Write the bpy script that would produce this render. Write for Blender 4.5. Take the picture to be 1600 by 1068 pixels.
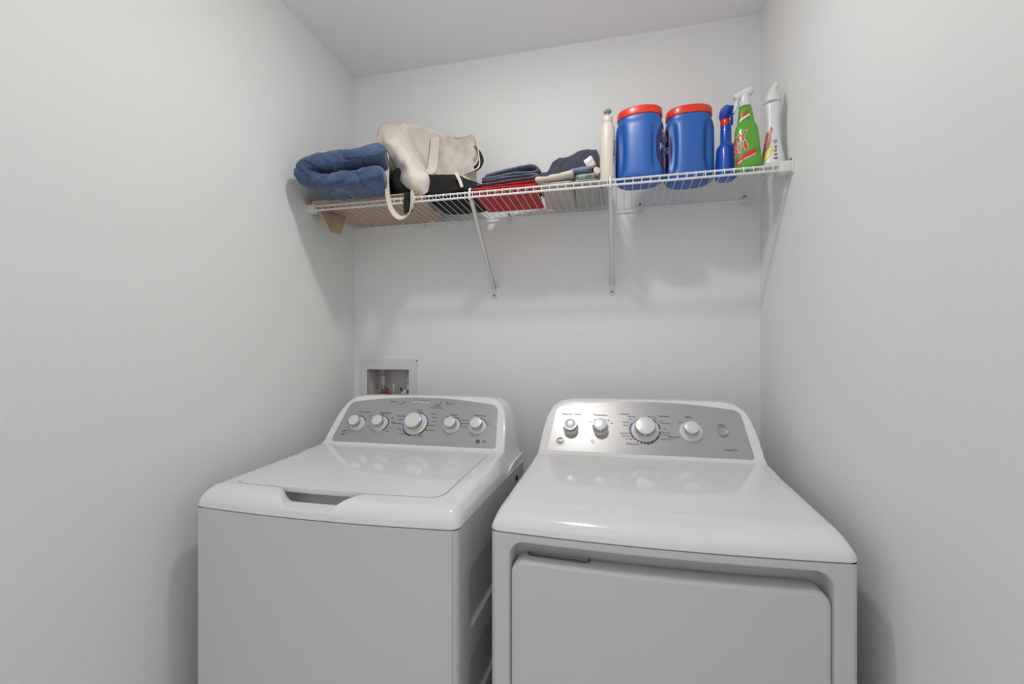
import bpy, bmesh, math, random
import numpy as np
from mathutils import Vector, Matrix
random.seed(7)
S = bpy.context.scene
for o in list(bpy.data.objects): bpy.data.objects.remove(o)
C = S.collection
PI = math.pi
# ---------------------------------------------------------------- camera
cam = bpy.data.cameras.new('camera'); co = bpy.data.objects.new('camera', cam); C.objects.link(co)
YAW = math.atan(170/711)
co.location = (0, 0, 1.27); co.rotation_euler = (PI/2, 0, YAW)
cam.sensor_width = 36; cam.sensor_fit = 'HORIZONTAL'; cam.lens = 16.0
cam.shift_y = 24/1600; cam.clip_start = 0.02
S.camera = co
# ---------------------------------------------------------------- world
w = bpy.data.worlds.new('world'); S.world = w; w.use_nodes = True
w.node_tree.nodes['Background'].inputs[0].default_value = (.97, .98, 1, 1)
w.node_tree.nodes['Background'].inputs[1].default_value = 0.70
# ceiling lamp of the laundry room
la = bpy.data.lights.new('ceiling_lamp_light', 'POINT'); la.shadow_soft_size = .045; la.energy = 3.5
la.color = (1, .985, .96)
lo = bpy.data.objects.new('ceiling_lamp_light', la); C.objects.link(lo); lo.location = (-.27, .90, 2.40)
ld = bpy.data.lights.new('lamp_downlight', 'AREA'); ld.shape = 'DISK'; ld.size = .10; ld.energy = 4.3; ld.color = (1, .985, .96)
ldo = bpy.data.objects.new('lamp_downlight', ld); C.objects.link(ldo); ldo.location = (-.27, .90, 2.42)
# fill light added behind the camera; no lamp is known there
lb = bpy.data.lights.new('fill_light', 'AREA'); lb.shape = 'DISK'; lb.size = .6; lb.energy = .3
lbo = bpy.data.objects.new('fill_light', lb); C.objects.link(lbo); lbo.location = (-.3, -.75, 2.38)
S.view_settings.view_transform = 'Standard'; S.view_settings.look = 'None'
S.view_settings.gamma = 1; S.view_settings.use_curve_mapping = False
S.view_settings.exposure = -0.03

# ---------------------------------------------------------------- materials
def mat(name, col, rough=.5, metal=0, coat=0, spec=None, var=0, vscale=8, bump=0, bscale=80, bdist=.002, sheen=0, trans=0, aniso=0, bdetail=3):
    m = bpy.data.materials.new(name); m.use_nodes = True
    nt = m.node_tree; b = nt.nodes['Principled BSDF']
    b.inputs['Base Color'].default_value = (*col, 1); b.inputs['Roughness'].default_value = rough
    b.inputs['Metallic'].default_value = metal; b.inputs['Coat Weight'].default_value = coat
    b.inputs['Coat Roughness'].default_value = .04
    if spec is not None: b.inputs['Specular IOR Level'].default_value = spec
    if sheen: b.inputs['Sheen Weight'].default_value = sheen; b.inputs['Sheen Roughness'].default_value = .5
    if trans: b.inputs['Transmission Weight'].default_value = trans
    tc = nt.nodes.new('ShaderNodeTexCoord')
    if var:
        n = nt.nodes.new('ShaderNodeTexNoise'); n.inputs['Scale'].default_value = vscale; n.inputs['Detail'].default_value = 5
        nt.links.new(tc.outputs['Object'], n.inputs['Vector'])
        r = nt.nodes.new('ShaderNodeMapRange'); r.inputs[1].default_value = .3; r.inputs[2].default_value = .7
        r.inputs[3].default_value = 1-var; r.inputs[4].default_value = 1+var
        nt.links.new(n.outputs[0], r.inputs[0])
        mx = nt.nodes.new('ShaderNodeVectorMath'); mx.operation = 'SCALE'; mx.inputs[0].default_value = col
        nt.links.new(r.outputs[0], mx.inputs['Scale']); nt.links.new(mx.outputs[0], b.inputs['Base Color'])
    if bump:
        n = nt.nodes.new('ShaderNodeTexNoise'); n.inputs['Scale'].default_value = bscale; n.inputs['Detail'].default_value = bdetail
        nt.links.new(tc.outputs['Object'], n.inputs['Vector'])
        bp = nt.nodes.new('ShaderNodeBump'); bp.inputs['Strength'].default_value = bump; bp.inputs['Distance'].default_value = bdist
        nt.links.new(n.outputs[0], bp.inputs['Height']); nt.links.new(bp.outputs[0], b.inputs['Normal'])
    return m
M = dict(
 wall=mat('wall_paint', (.84,.84,.83), .55, bump=.28, bscale=130, bdist=.003, bdetail=2),
 ceil=mat('ceiling_paint', (.95,.95,.95), .7, bump=.2, bscale=110, bdist=.003),
 floor=mat('floor_tile', (.78,.76,.74), .4, var=.1, vscale=3),
 trim=mat('white_trim', (.75,.75,.74), .35),
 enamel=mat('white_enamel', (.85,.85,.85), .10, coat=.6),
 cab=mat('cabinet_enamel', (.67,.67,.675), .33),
 plastic=mat('white_plastic', (.74,.74,.73), .3),
 silver=mat('brushed_silver', (.44,.43,.43), .34, metal=.4, bump=.0),
 chrome=mat('chrome', (.75,.75,.76), .12, metal=1),
 knob=mat('knob_satin', (.78,.78,.78), .28, metal=.25),
 knobside=mat('knob_side', (.62,.62,.62), .22, metal=.7),
 ink=mat('grey_ink', (.10,.10,.105), .5),
 black=mat('black', (.012,.012,.013), .6),
 dgrey=mat('dark_grey', (.10,.10,.10), .5),
 blueled=mat('blue_ring', (.03,.20,.62), .35),
 iceblue=mat('pale_blue_ring', (.42,.62,.85), .35),
 wire=mat('white_wire', (.80,.78,.76), .3),
 clip=mat('clip_plastic', (.75,.75,.74), .35),
 screw=mat('steel_screw', (.25,.25,.26), .35, metal=1),
 card=mat('cardboard', (.52,.39,.27), .85, var=.06, vscale=20),
 cardedge=mat('cardboard_edge', (.32,.21,.13), .9),
 blanket=mat('blue_fleece', (.062,.105,.215), .95, var=.30, vscale=16, bump=.7, bscale=140, bdist=.005, sheen=.25),
 canvas=mat('cream_canvas', (.74,.67,.60), .85, var=.04, vscale=12, bump=.25, bscale=420, bdist=.001),
 blackcloth=mat('black_canvas', (.010,.009,.010), .9, var=.2, vscale=30, bump=.3, bscale=300, bdist=.001),
 red=mat('red_cloth', (.52,.010,.016), .85, var=.1, vscale=30, bump=.3, bscale=300, bdist=.0015, sheen=.1),
 navy=mat('navy_cloth', (.045,.050,.078), .9, var=.25, vscale=25, bump=.3, bscale=260, bdist=.0015, sheen=.15),
 towel=mat('slate_towel', (.13,.15,.215), .95, var=.2, vscale=60, bump=.5, bscale=320, bdist=.002, sheen=.2),
 lav=mat('lavender_cloth', (.24,.25,.42), .95, var=.15, vscale=70, bump=.4, bscale=300, bdist=.002),
 cream=mat('cream_towel', (.70,.61,.54), .95, var=.05, vscale=40, bump=.5, bscale=300, bdist=.002),
 green=mat('sage_cloth', (.33,.41,.33), .9, var=.08, vscale=40, bump=.3, bscale=260, bdist=.002),
 jar=mat('blue_plastic', (.005,.105,.44), .40, coat=.0, spec=.75),
 jar2=mat('blue_spray_plastic', (.012,.085,.50), .28, coat=.25),
 navylabel=mat('navy_label', (.02,.015,.13), .3),
 redcap=mat('red_lid', (.78,.035,.012), .3, coat=.3),
 lotion=mat('cream_bottle', (.72,.66,.57), .38),
 pump=mat('grey_pump', (.42,.41,.39), .35),
 spgreen=mat('green_bottle', (.10,.38,.022), .22, coat=.4),
 ptred=mat('print_red', (.65,.03,.01), .35),
 ptwhite=mat('print_white', (.85,.85,.85), .35),
 ptorange=mat('print_orange', (.85,.25,.03), .35),
 ptyellow=mat('print_yellow', (.80,.68,.05), .35),
 ptgrey=mat('print_grey', (.22,.20,.17), .4),
 ptteal=mat('print_teal', (.03,.28,.35), .4),
 ptpink=mat('print_pink', (.70,.12,.20), .4),
 ptlblue=mat('print_lightblue', (.35,.45,.75), .4),
 wbottle=mat('white_bottle', (.74,.74,.75), .3),
 pipe=mat('pex_pipe', (.62,.63,.70), .4),
 copper=mat('copper', (.42,.30,.26), .35, metal=.6),
 redhandle=mat('red_handle', (.35,.03,.015), .5),
 boxin=mat('outlet_box_plastic', (.72,.69,.68), .6),
 brown=mat('brown_shade', (.05,.032,.018), .9),  # shade colour for the dark bottom of the outlet recess
 lamp=None)
# plaid for the beige towel underside
def plaid(name, base, line, sc):
    m = mat(name, base, .9); nt = m.node_tree; b = nt.nodes['Principled BSDF']
    tc = nt.nodes.new('ShaderNodeTexCoord'); sp = nt.nodes.new('ShaderNodeSeparateXYZ'); nt.links.new(tc.outputs['Object'], sp.inputs[0])
    outs = []
    for k in (0, 1):
        a = nt.nodes.new('ShaderNodeMath'); a.operation = 'MULTIPLY'; a.inputs[1].default_value = sc; nt.links.new(sp.outputs[k], a.inputs[0])
        f = nt.nodes.new('ShaderNodeMath'); f.operation = 'FRACT'; nt.links.new(a.outputs[0], f.inputs[0])
        l = nt.nodes.new('ShaderNodeMath'); l.operation = 'LESS_THAN'; l.inputs[1].default_value = .16; nt.links.new(f.outputs[0], l.inputs[0]); outs.append(l)
    mx = nt.nodes.new('ShaderNodeMath'); mx.operation = 'MAXIMUM'; nt.links.new(outs[0].outputs[0], mx.inputs[0]); nt.links.new(outs[1].outputs[0], mx.inputs[1])
    mi = nt.nodes.new('ShaderNodeMix'); mi.data_type = 'RGBA'; mi.inputs['A'].default_value = (*base, 1); mi.inputs['B'].default_value = (*line, 1)
    nt.links.new(mx.outputs[0], mi.inputs['Factor']); nt.links.new(mi.outputs['Result'], b.inputs['Base Color']); return m
M['plaidbeige'] = plaid('beige_plaid', (.60,.53,.48), (.50,.42,.38), 38)
M['plaidgreen'] = plaid('green_plaid', (.45,.48,.44), (.36,.40,.36), 55)

# ---------------------------------------------------------------- helpers
def mesh_obj(name, verts, faces, m, parent=None, smooth=True, angle=40):
    me = bpy.data.meshes.new(name); me.from_pydata([tuple(v) for v in verts], [], faces); me.update()
    return link(name, me, m, parent, smooth, angle)
def link(name, me, m, parent=None, smooth=True, angle=40):
    if m is not None:
        for x in (m if isinstance(m, (list, tuple)) else [m]): me.materials.append(M[x] if isinstance(x, str) else x)
    if smooth:
        me.polygons.foreach_set('use_smooth', [True]*len(me.polygons))
        if angle < 180: me.set_sharp_from_angle(angle=math.radians(angle))
    o = bpy.data.objects.new(name, me); C.objects.link(o)
    if parent: o.parent = parent
    return o
def bm_obj(name, bm, m, parent=None, smooth=True, angle=40):
    bmesh.ops.recalc_face_normals(bm, faces=bm.faces[:])
    me = bpy.data.meshes.new(name); bm.to_mesh(me); bm.free()
    return link(name, me, m, parent, smooth, angle)
def thing(name, loc=(0,0,0), rz=0, ry=0, rx=0):
    o = bpy.data.objects.new(name, None); C.objects.link(o); o.location = loc; o.rotation_euler = (rx, ry, rz)
    o.empty_display_size = .05
    return o
def tag(o, label, cat, group=None):
    o['label'] = label; o['category'] = cat
    if group: o['group'] = group
    return o
def box(bm, x0, x1, y0, y1, z0, z1, bev=0, seg=2):
    r = bmesh.ops.create_cube(bm, size=1)
    bmesh.ops.scale(bm, vec=(x1-x0, y1-y0, z1-z0), verts=r['verts'])
    bmesh.ops.translate(bm, vec=((x0+x1)/2, (y0+y1)/2, (z0+z1)/2), verts=r['verts'])
    if bev:
        es = list({e for v in r['verts'] for e in v.link_edges})
        bmesh.ops.bevel(bm, geom=es, offset=bev, segments=seg, affect='EDGES', profile=.5)
def catmull(pts, n):
    P = [Vector(p) for p in pts]; out = []
    for i in range(len(P)-1):
        p0 = P[max(i-1,0)]; p1 = P[i]; p2 = P[i+1]; p3 = P[min(i+2,len(P)-1)]
        for k in range(n):
            t = k/n
            out.append(.5*((2*p1)+(-p0+p2)*t+(2*p0-5*p1+4*p2-p3)*t*t+(-p0+3*p1-3*p2+p3)*t**3))
    out.append(P[-1]); return out
def tube(bm, pts, r, n=8, cap=True, ry=None):
    """round (or flat, with ry) tube along points; r may be a list"""
    P = [Vector(p) for p in pts]; rings = []
    up = Vector((0,0,1)); prev = None
    for i, p in enumerate(P):
        t = (P[min(i+1,len(P)-1)]-P[max(i-1,0)]).normalized()
        if prev is None:
            a = up if abs(t.dot(up)) < .95 else Vector((1,0,0))
            nrm = (a - t*a.dot(t)).normalized()
        else: nrm = (prev - t*prev.dot(t)).normalized()
        prev = nrm; b = t.cross(nrm)
        rr = r[i] if isinstance(r, (list, tuple)) else r
        r2 = rr if ry is None else ry
        rings.append([bm.verts.new(p + nrm*math.cos(2*PI*k/n)*rr + b*math.sin(2*PI*k/n)*r2) for k in range(n)])
    for A, B in zip(rings, rings[1:]):
        for k in range(n): bm.faces.new((A[k], A[(k+1)%n], B[(k+1)%n], B[k]))
    if cap: bm.faces.new(rings[0][::-1]); bm.faces.new(rings[-1])
def cyl(bm, p0, p1, r0, r1=None, n=20):
    if r1 is None: r1 = r0
    tube(bm, [p0, p1], [r0, r1], n)
def lathe(bm, prof, n=32, sx=1, sy=1, c=(0,0,0), cap=True):
    rings = []
    for r, z in prof:
        rings.append([bm.verts.new((c[0]+r*sx*math.cos(2*PI*k/n), c[1]+r*sy*math.sin(2*PI*k/n), c[2]+z)) for k in range(n)])
    for A, B in zip(rings, rings[1:]):
        for k in range(n): bm.faces.new((A[k], A[(k+1)%n], B[(k+1)%n], B[k]))
    if cap: bm.faces.new(rings[0][::-1]); bm.faces.new(rings[-1])
def prism(bm, outline, f0, f1):
    """outline: list of 2-tuples; f0/f1 map (a,b)->3D for the two faces"""
    A = [bm.verts.new(f0(a,b)) for a,b in outline]; B = [bm.verts.new(f1(a,b)) for a,b in outline]
    n = len(A); bm.faces.new(A[::-1]); bm.faces.new(B)
    for k in range(n): bm.faces.new((A[k], A[(k+1)%n], B[(k+1)%n], B[k]))
def rrect(x0, x1, y0, y1, r, n=6):
    out = []
    for cx, cy, a0 in ((x1-r,y0+r,-90),(x1-r,y1-r,0),(x0+r,y1-r,90),(x0+r,y0+r,180)):
        for k in range(n+1):
            a = math.radians(a0+90*k/n); out.append((cx+r*math.cos(a), cy+r*math.sin(a)))
    return out
def grid_mesh(name, X, Y, Z, m, parent=None, angle=50):
    h, wd = X.shape
    v = np.stack([X, Y, Z], -1).reshape(-1, 3)
    idx = np.arange(h*wd).reshape(h, wd)
    f = np.stack([idx[:-1,:-1], idx[:-1,1:], idx[1:,1:], idx[1:,:-1]], -1).reshape(-1, 4)
    me = bpy.data.meshes.new(name); me.from_pydata(v.tolist(), [], f.tolist()); me.update()
    return link(name, me, m, parent, True, angle)
def text_mesh(body, size, align='CENTER', bold=0, extrude=0):
    cu = bpy.data.curves.new('t', 'FONT'); cu.body = body; cu.size = size; cu.align_x = align; cu.align_y = 'CENTER'
    cu.offset = bold; cu.extrude = extrude; cu.resolution_u = 3
    o = bpy.data.objects.new('t', cu); C.objects.link(o)
    dg = bpy.context.evaluated_depsgraph_get()
    me = bpy.data.meshes.new_from_object(o.evaluated_get(dg))
    bpy.data.objects.remove(o)
    vs = [v.co.copy() for v in me.vertices]; fs = [tuple(p.vertices) for p in me.polygons]
    bpy.data.meshes.remove(me); return vs, fs
def smin(a, b, k):
    h = np.clip(.5+.5*(b-a)/k, 0, 1); return b*(1-h)+a*h - k*h*(1-h)
def smax(a, b, k): return -smin(-a, -b, k)
def sstep(a, b, x):
    t = np.clip((x-a)/(b-a), 0, 1); return t*t*(3-2*t)

# ---------------------------------------------------------------- room
XL, XR, YB, ZC = -1.097, .467, 1.72, 2.449
YF = -.45
def struct(name, bm, m, parent=None):
    o = bm_obj(name, bm, m, parent, smooth=False)
    if not parent: o['kind'] = 'structure'
    return o
bm = bmesh.new(); box(bm, XL-.1, XL, YF, YB+.2, 0, ZC); struct('wall_left', bm, 'wall')
bm = bmesh.new(); box(bm, XR, XR+.1, YF, YB+.2, 0, ZC); struct('wall_right', bm, 'wall')
OB = (-1.040, -.838, 1.02, 1.226)     # hole for the outlet box
bm = bmesh.new()
box(bm, XL, OB[0], YB, YB+.12, 0, ZC); box(bm, OB[1], XR, YB, YB+.12, 0, ZC)
box(bm, OB[0], OB[1], YB, YB+.12, 0, OB[2]); box(bm, OB[0], OB[1], YB, YB+.12, OB[3], ZC)
struct('wall_back', bm, 'wall')
bm = bmesh.new(); box(bm, XL-.1, XR+.1, YF, YB+.2, ZC, ZC+.1); struct('ceiling', bm, 'ceil')
bm = bmesh.new(); box(bm, XL-.1, XR+.1, YF, YB+.2, -.1, 0); struct('floor', bm, 'floor')
bm = bmesh.new(); box(bm, XL, XR, YB-.014, YB, 0, .10, .003); struct('baseboard_back', bm, 'trim')
bm = bmesh.new(); box(bm, XL, XL+.014, YF, YB-.014, 0, .10, .003); struct('baseboard_left', bm, 'trim')
bm = bmesh.new(); box(bm, XR-.014, XR, YF, YB-.014, 0, .10, .003); struct('baseboard_right', bm, 'trim')

# ceiling lamp (above the frame)
M['lamp'] = mat('lamp_diffuser', (.9,.9,.88), .4)
lm = M['lamp'].node_tree.nodes['Principled BSDF']; lm.inputs['Emission Color'].default_value = (1,.97,.93,1); lm.inputs['Emission Strength'].default_value = 6
t = tag(thing('ceiling_lamp', (-.27, .90, ZC)), 'round white flush ceiling lamp above the appliances', 'lamp')
bm = bmesh.new(); lathe(bm, [(.045,-.0),(.048,-.003),(.048,-.008),(.044,-.010)], 40); bm_obj('lamp_base', bm, 'trim', t)
bm = bmesh.new(); lathe(bm, [(.044,-.010),(.04,-.014),(.03,-.017),(.01,-.018)], 40); bm_obj('diffuser', bm, 'lamp', t)
# ---------------------------------------------------------------- appliances
W2 = .343; SLOPE = 1.305; PB = (.472, .982); BOW = .018
NN = math.sqrt(1+SLOPE**2)
def panel_pt(a, b, off=0):     # a across, b up the console face, off along its normal
    return Vector((a, PB[0]+b/NN - off*SLOPE/NN, PB[1]+b*SLOPE/NN + off/NN))
def bowf(x): return -BOW*(1-(x/W2)**2)
def edgef(x):      # plan line of the cover front: bowed, with rounded corners
    r = .020; q = np.clip(np.abs(x)-(W2-r), 0, r)
    return bowf(x) + r - np.sqrt(np.clip(r*r-q*q, 0, None))
def profile(yp, roll, z1):
    t = np.clip(yp/roll, 0, 1)
    front = .907 + (z1-.907)*np.sqrt(np.clip(1-(1-t)**2.1, 0, 1))
    deck = front + np.clip(yp-roll, 0, None)*(.974-z1)/(.45-roll)
    plane = PB[1] + (yp-PB[0])*SLOPE
    P = smax(deck, plane, .016)
    P = smin(P, np.full_like(P, 1.1335), .007)
    return smin(P, 1.132 + (.655-yp)*7, .03), deck
SX = [0,.22,.265,.290,.304,.312,.317,.320,.322,.325,.335,.343]
SZ = [1.142,1.136,1.126,1.109,1.082,1.05,1.02,.99,.975,.955,.925,.907]
def height(x, yp, roll, z1):
    P, deck = profile(yp, roll, z1); ax = np.abs(x); e = W2-ax
    Sd = .907 + np.maximum(deck-.903, .01)*np.sqrt(np.clip(1-(1-np.clip(e/.040,0,1))**2.1, 0, 1)) + np.clip(e-.036,0,None)*4
    Sc = np.interp(ax, SX, SZ)
    wgt = sstep(.34, .47, yp)
    Sx = Sd*(1-wgt)+Sc*wgt
    # the deck keeps its own edge until the console takes over
    return np.maximum(smin(P, Sx, .008), .907)
def cover(parent, roll, z1, washer):
    xs = np.linspace(-W2, W2, 277); yp = np.concatenate([np.linspace(0,.03,24)**1.0, np.linspace(.0325,.66,252)])
    X, Yp = np.meshgrid(xs, yp)
    Z = height(X, Yp, roll, z1)
    Yw = Yp + edgef(X)*(1-np.clip(Yp/.45,0,1))
    if washer:
        # well under the lid
        r = .03; y0, y1, hx = .060, .4375, .2815
        ax = np.abs(X); qx = ax-(hx-r); qy = (y0+r)-Yp
        corner = (qx > 0) & (qy > 0) & (np.hypot(qx, qy) > r)
        inside = (ax < hx) & (Yp > y0) & (Yp < y1) & ~corner
        D = np.where(inside, .016, 0)
        Z0 = Z.copy(); Z = Z - D; D = 0
        # finger scoop: a shallow tray cut low into the front, with a deeper slot under the lid edge
        xa = np.abs(X+.020); t = np.clip(Yp/.058, 0, 1)
        hw = .064 + .053*t; zf = .9235 + .004*t; wd_ = .014 + .026*t
        tray = zf + (Z0-zf)*(1-sstep(0, 1, (hw-xa)/wd_))
        Z = np.where((xa < hw) & (Yp < .0625), np.minimum(Z, tray), Z)
        slot = (xa < .074 + .04*np.clip((Yp-.046)/.02, 0, 1) - .012*np.clip((.052-Yp)/.006, 0, 1)) & (Yp > .046) & (Yp < .11)
        Z = np.where(slot, .9065, Z)
        Z = Z - D
        Z = np.maximum(Z, .9)
    else:
        ax = np.abs(X)
        D = .0009*sstep(0,.04,.305-ax)*sstep(.085,.125,Yp)*sstep(0,.02,.452-Yp)
        Z = Z - D
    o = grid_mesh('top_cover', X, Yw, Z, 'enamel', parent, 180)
    # skirt closing the cover down to the seam
    ring = [(i,0) for i in range(len(xs))] + [(len(xs)-1,j) for j in range(len(yp))] + [(i,len(yp)-1) for i in range(len(xs)-1,-1,-1)] + [(0,j) for j in range(len(yp)-1,-1,-1)]
    top = [(X[j,i], Yw[j,i], Z[j,i]) for i,j in ring]; n = len(top)
    V = top + [(p[0], p[1], .9055) for p in top] + [(p[0]*.985, .33+(p[1]-.33)*.985, .9055) for p in top] + [(p[0]*.985, .33+(p[1]-.33)*.985, .895) for p in top]
    sk = mesh_obj('cover_skirt', V, [(j*n+k, j*n+(k+1)%n, (j+1)*n+(k+1)%n, (j+1)*n+k) for j in range(3) for k in range(n)], 'enamel', parent, True, 30)
    return o
def lid(parent, roll, z1):
    r = .030; hx = .2788; y0, y1 = .0635, .4345
    ys = np.concatenate([y0 + r*(1-np.cos(np.linspace(0, PI/2, 14))), np.linspace(y0+r+.01, y1, 60)])
    us = np.linspace(-1, 1, 60)
    rows = []
    for y in ys:
        d = max(0, y0+r-y); h = hx - r + math.sqrt(max(0, r*r-d*d)); rows.append(h*us)
    X = np.array(rows); Yp = np.repeat(ys[:,None], 60, 1)
    Z = height(X, Yp, roll, z1) + .0006
    Yw = Yp + bowf(X)*(1-np.clip(Yp/.45,0,1))
    h, wd = X.shape
    top = [(X[j,i], Yw[j,i], Z[j,i]) for j in range(h) for i in range(wd)]
    F = [(j*wd+i, j*wd+i+1, (j+1)*wd+i+1, (j+1)*wd+i) for j in range(h-1) for i in range(wd-1)]
    ring = [i for i in range(wd)] + [j*wd+wd-1 for j in range(1,h)] + [(h-1)*wd+i for i in range(wd-2,-1,-1)] + [j*wd for j in range(h-2,0,-1)]
    n = len(ring); b0 = len(top); cx, cy = 0, .25
    V = top[:]
    for k, dz in enumerate((.0015, .010, .013)):
        for q in ring:
            p = top[q]; s = (1.0, 1.0, .985)[k]
            V.append((p[0]*s, cy+(p[1]-cy)*s, p[2]-dz))
    prev = ring
    for k in range(3):
        cur = [b0+k*n+q for q in range(n)]
        F += [(prev[q], cur[q], cur[(q+1)%n], prev[(q+1)%n]) for q in range(n)]; prev = cur
    F.append(prev)
    return mesh_obj('lid', V, F, 'enamel', parent, True, 50)
def panel_outline():
    pts = []; r = .030
    hb, ht, bt, crown = .295, .2795, .158, .183
    # start bottom-left going right
    def arc(c, r, a0, a1, n=8): return [(c[0]+r*math.cos(math.radians(a0+(a1-a0)*k/n)), c[1]+r*math.sin(math.radians(a0+(a1-a0)*k/n))) for k in range(n+1)]
    pts += arc((hb-.012, .010), .010, -90, 0)
    pts += arc((ht-r, bt-r+.004), r, 0, 72)
    x1 = pts[-1][0]; z1 = pts[-1][1]
    for k in range(1, 24):
        x = x1*(1-2*k/24); pts.append((x, z1+(crown-z1)*(1-(x/x1)**2)))
    L = [(-a, b) for a, b in reversed(pts[:18])]
    pts += L
    return pts
def ring_sector(bm, a, b, r0, r1, d0, d1, off, h=.0008):
    n = max(3, int(abs(d1-d0)/8))
    o = [(a+r1*math.cos(math.radians(d0+(d1-d0)*k/n)), b+r1*math.sin(math.radians(d0+(d1-d0)*k/n))) for k in range(n+1)]
    i = [(a+r0*math.cos(math.radians(d0+(d1-d0)*k/n)), b+r0*math.sin(math.radians(d0+(d1-d0)*k/n))) for k in range(n,-1,-1)]
    prism(bm, o+i, lambda x,y: panel_pt(x,y,off), lambda x,y: panel_pt(x,y,off+h))
def knob(parent, a, b, R, big=False, ang=90, button=False, disc=None, cf=.72):
    """white base disc, stepped skirt, cap with an index notch, set square to the console face"""
    P = lambda r, off, t: panel_pt(a+r*math.cos(t), b+r*math.sin(t), off)
    def solid(prof, n=36):
        bm = bmesh.new(); rings = []
        for r, off in prof: rings.append([bm.verts.new(P(r, off, 2*PI*k/n)) for k in range(n)])
        for A, B in zip(rings, rings[1:]):
            for k in range(n): bm.faces.new((A[k], A[(k+1)%n], B[(k+1)%n], B[k]))
        bm.faces.new(rings[-1]); bm.faces.new(rings[0][::-1]); return bm
    rb = disc if disc else R
    base = bm_obj('knob', solid([(rb,.0015),(rb,.003),(rb-.0015,.005),(rb-.004,.0055),(R*max(.80,cf+.03),.0055),(R*max(.78,cf+.02),.012),(R*max(.74,cf+.01),.013)]), 'plastic', parent, True, 50)
    h = .030 if not big else .032
    cap = bm_obj('knob_cap', solid([(R*cf,.012),(R*cf,h-.004),(R*(cf-.02),h-.001),(R*(cf-.06),h)]), 'knobside', base, True, 40)
    face = bm_obj('knob_face', solid([(R*(cf-.065),h-.001),(R*(cf-.07),h+.0008),(R*(cf-.12),h+.0012)] if not button else [(R*.76,h-.001),(R*.72,h+.002),(R*.5,h+.004),(R*.2,h+.0048)]), 'knob', base, True, 40)
    if not button:
        bm = bmesh.new(); ca, sa = math.cos(math.radians(ang)), math.sin(math.radians(ang))
        o = [(cf-.08,-.045),(cf+.04,-.045),(cf+.04,.045),(cf-.08,.045)]
        f = lambda off: (lambda x, y: panel_pt(a+R*(x*ca-y*sa), b+R*(x*sa+y*ca), off))
        prism(bm, o, f(.012), f(h+.0005)); bm_obj('pointer', bm, 'plastic', base, False)
    return base
def lettering(parent, items, name='panel_lettering', mats=('ink','ptwhite')):
    V = []; F = []; MI = []
    for it in items:
        txt, a, b, size = it[:4]; mi = it[4] if len(it) > 4 else 0; al = it[5] if len(it) > 5 else 'CENTER'
        vs, fs = text_mesh(txt, size, al, bold=size*.012)
        k = len(V); V += [panel_pt(a+v.x, b+v.y, .0022) for v in vs]; F += [tuple(q+k for q in f) for f in fs]; MI += [mi]*len(fs)
    o = mesh_obj(name, V, F, list(mats), parent, False)
    o.data.polygons.foreach_set('material_index', MI); o['kind'] = 'stuff'; return o
def badge(parent, a, b):
    bm = bmesh.new(); n = 32; rings = []
    for r, off in ((.0135,.001),(.0135,.003),(.0125,.0045),(.011,.0045),(.0105,.003)):
        rings.append([bm.verts.new(panel_pt(a+r*math.cos(2*PI*k/n), b+r*math.sin(2*PI*k/n), off)) for k in range(n)])
    for A, B in zip(rings, rings[1:]):
        for k in range(n): bm.faces.new((A[k], A[(k+1)%n], B[(k+1)%n], B[k]))
    bd = bm_obj('badge', bm, 'chrome', parent)
    bm = bmesh.new(); prism(bm, [(a+.0108*math.cos(2*PI*k/n), b+.0108*math.sin(2*PI*k/n)) for k in range(n)], lambda x,y: panel_pt(x,y,.0015), lambda x,y: panel_pt(x,y,.003))
    bm_obj('badge_field', bm, 'dgrey', bd, False)
    vs, fs = text_mesh('GE', .0125, bold=.0003)
    mesh_obj('monogram', [panel_pt(a+v.x+v.y*.25, b+v.y, .0036) for v in vs], fs, 'chrome', bd, False)
def console(parent):
    bm = bmesh.new(); o = panel_outline()
    prism(bm, o, lambda x,y: panel_pt(x,y,-.002), lambda x,y: panel_pt(x,y,.0015))
    bm_obj('control_panel', bm, 'silver', parent, False)
def cabinet_sides(parent, Dp, emboss):
    """left and right cabinet sheets (with pressed recesses), back sheet"""
    for s in (-1, 1):
        ys = np.concatenate([[0, .004, .010, .018], np.linspace(.024, Dp, 150)])
        zs = np.linspace(.02, .9025, 180)
        Y, Z = np.meshgrid(ys, zs)
        inset = .018 - np.sqrt(np.clip(.018**2-(.018-np.clip(Y,0,.018))**2, 0, None))
        Xa = W2-.002-inset*.6
        if emboss:
            for zc in (.715, .513, .305):
                qx = np.abs(Y-.38)-(.300-.03); qz = np.abs(Z-zc)-(.070-.03)
                d = np.hypot(np.clip(qx,0,None), np.clip(qz,0,None)) + np.minimum(np.maximum(qx,qz),0) - .03
                Xa = Xa - .009*sstep(0, .010, -d)
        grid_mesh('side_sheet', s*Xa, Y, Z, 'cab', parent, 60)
    bm = bmesh.new(); box(bm, -W2+.004, W2-.004, Dp-.004, Dp, .02, .9035); bm_obj('back_sheet', bm, 'cab', parent, False)
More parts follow.
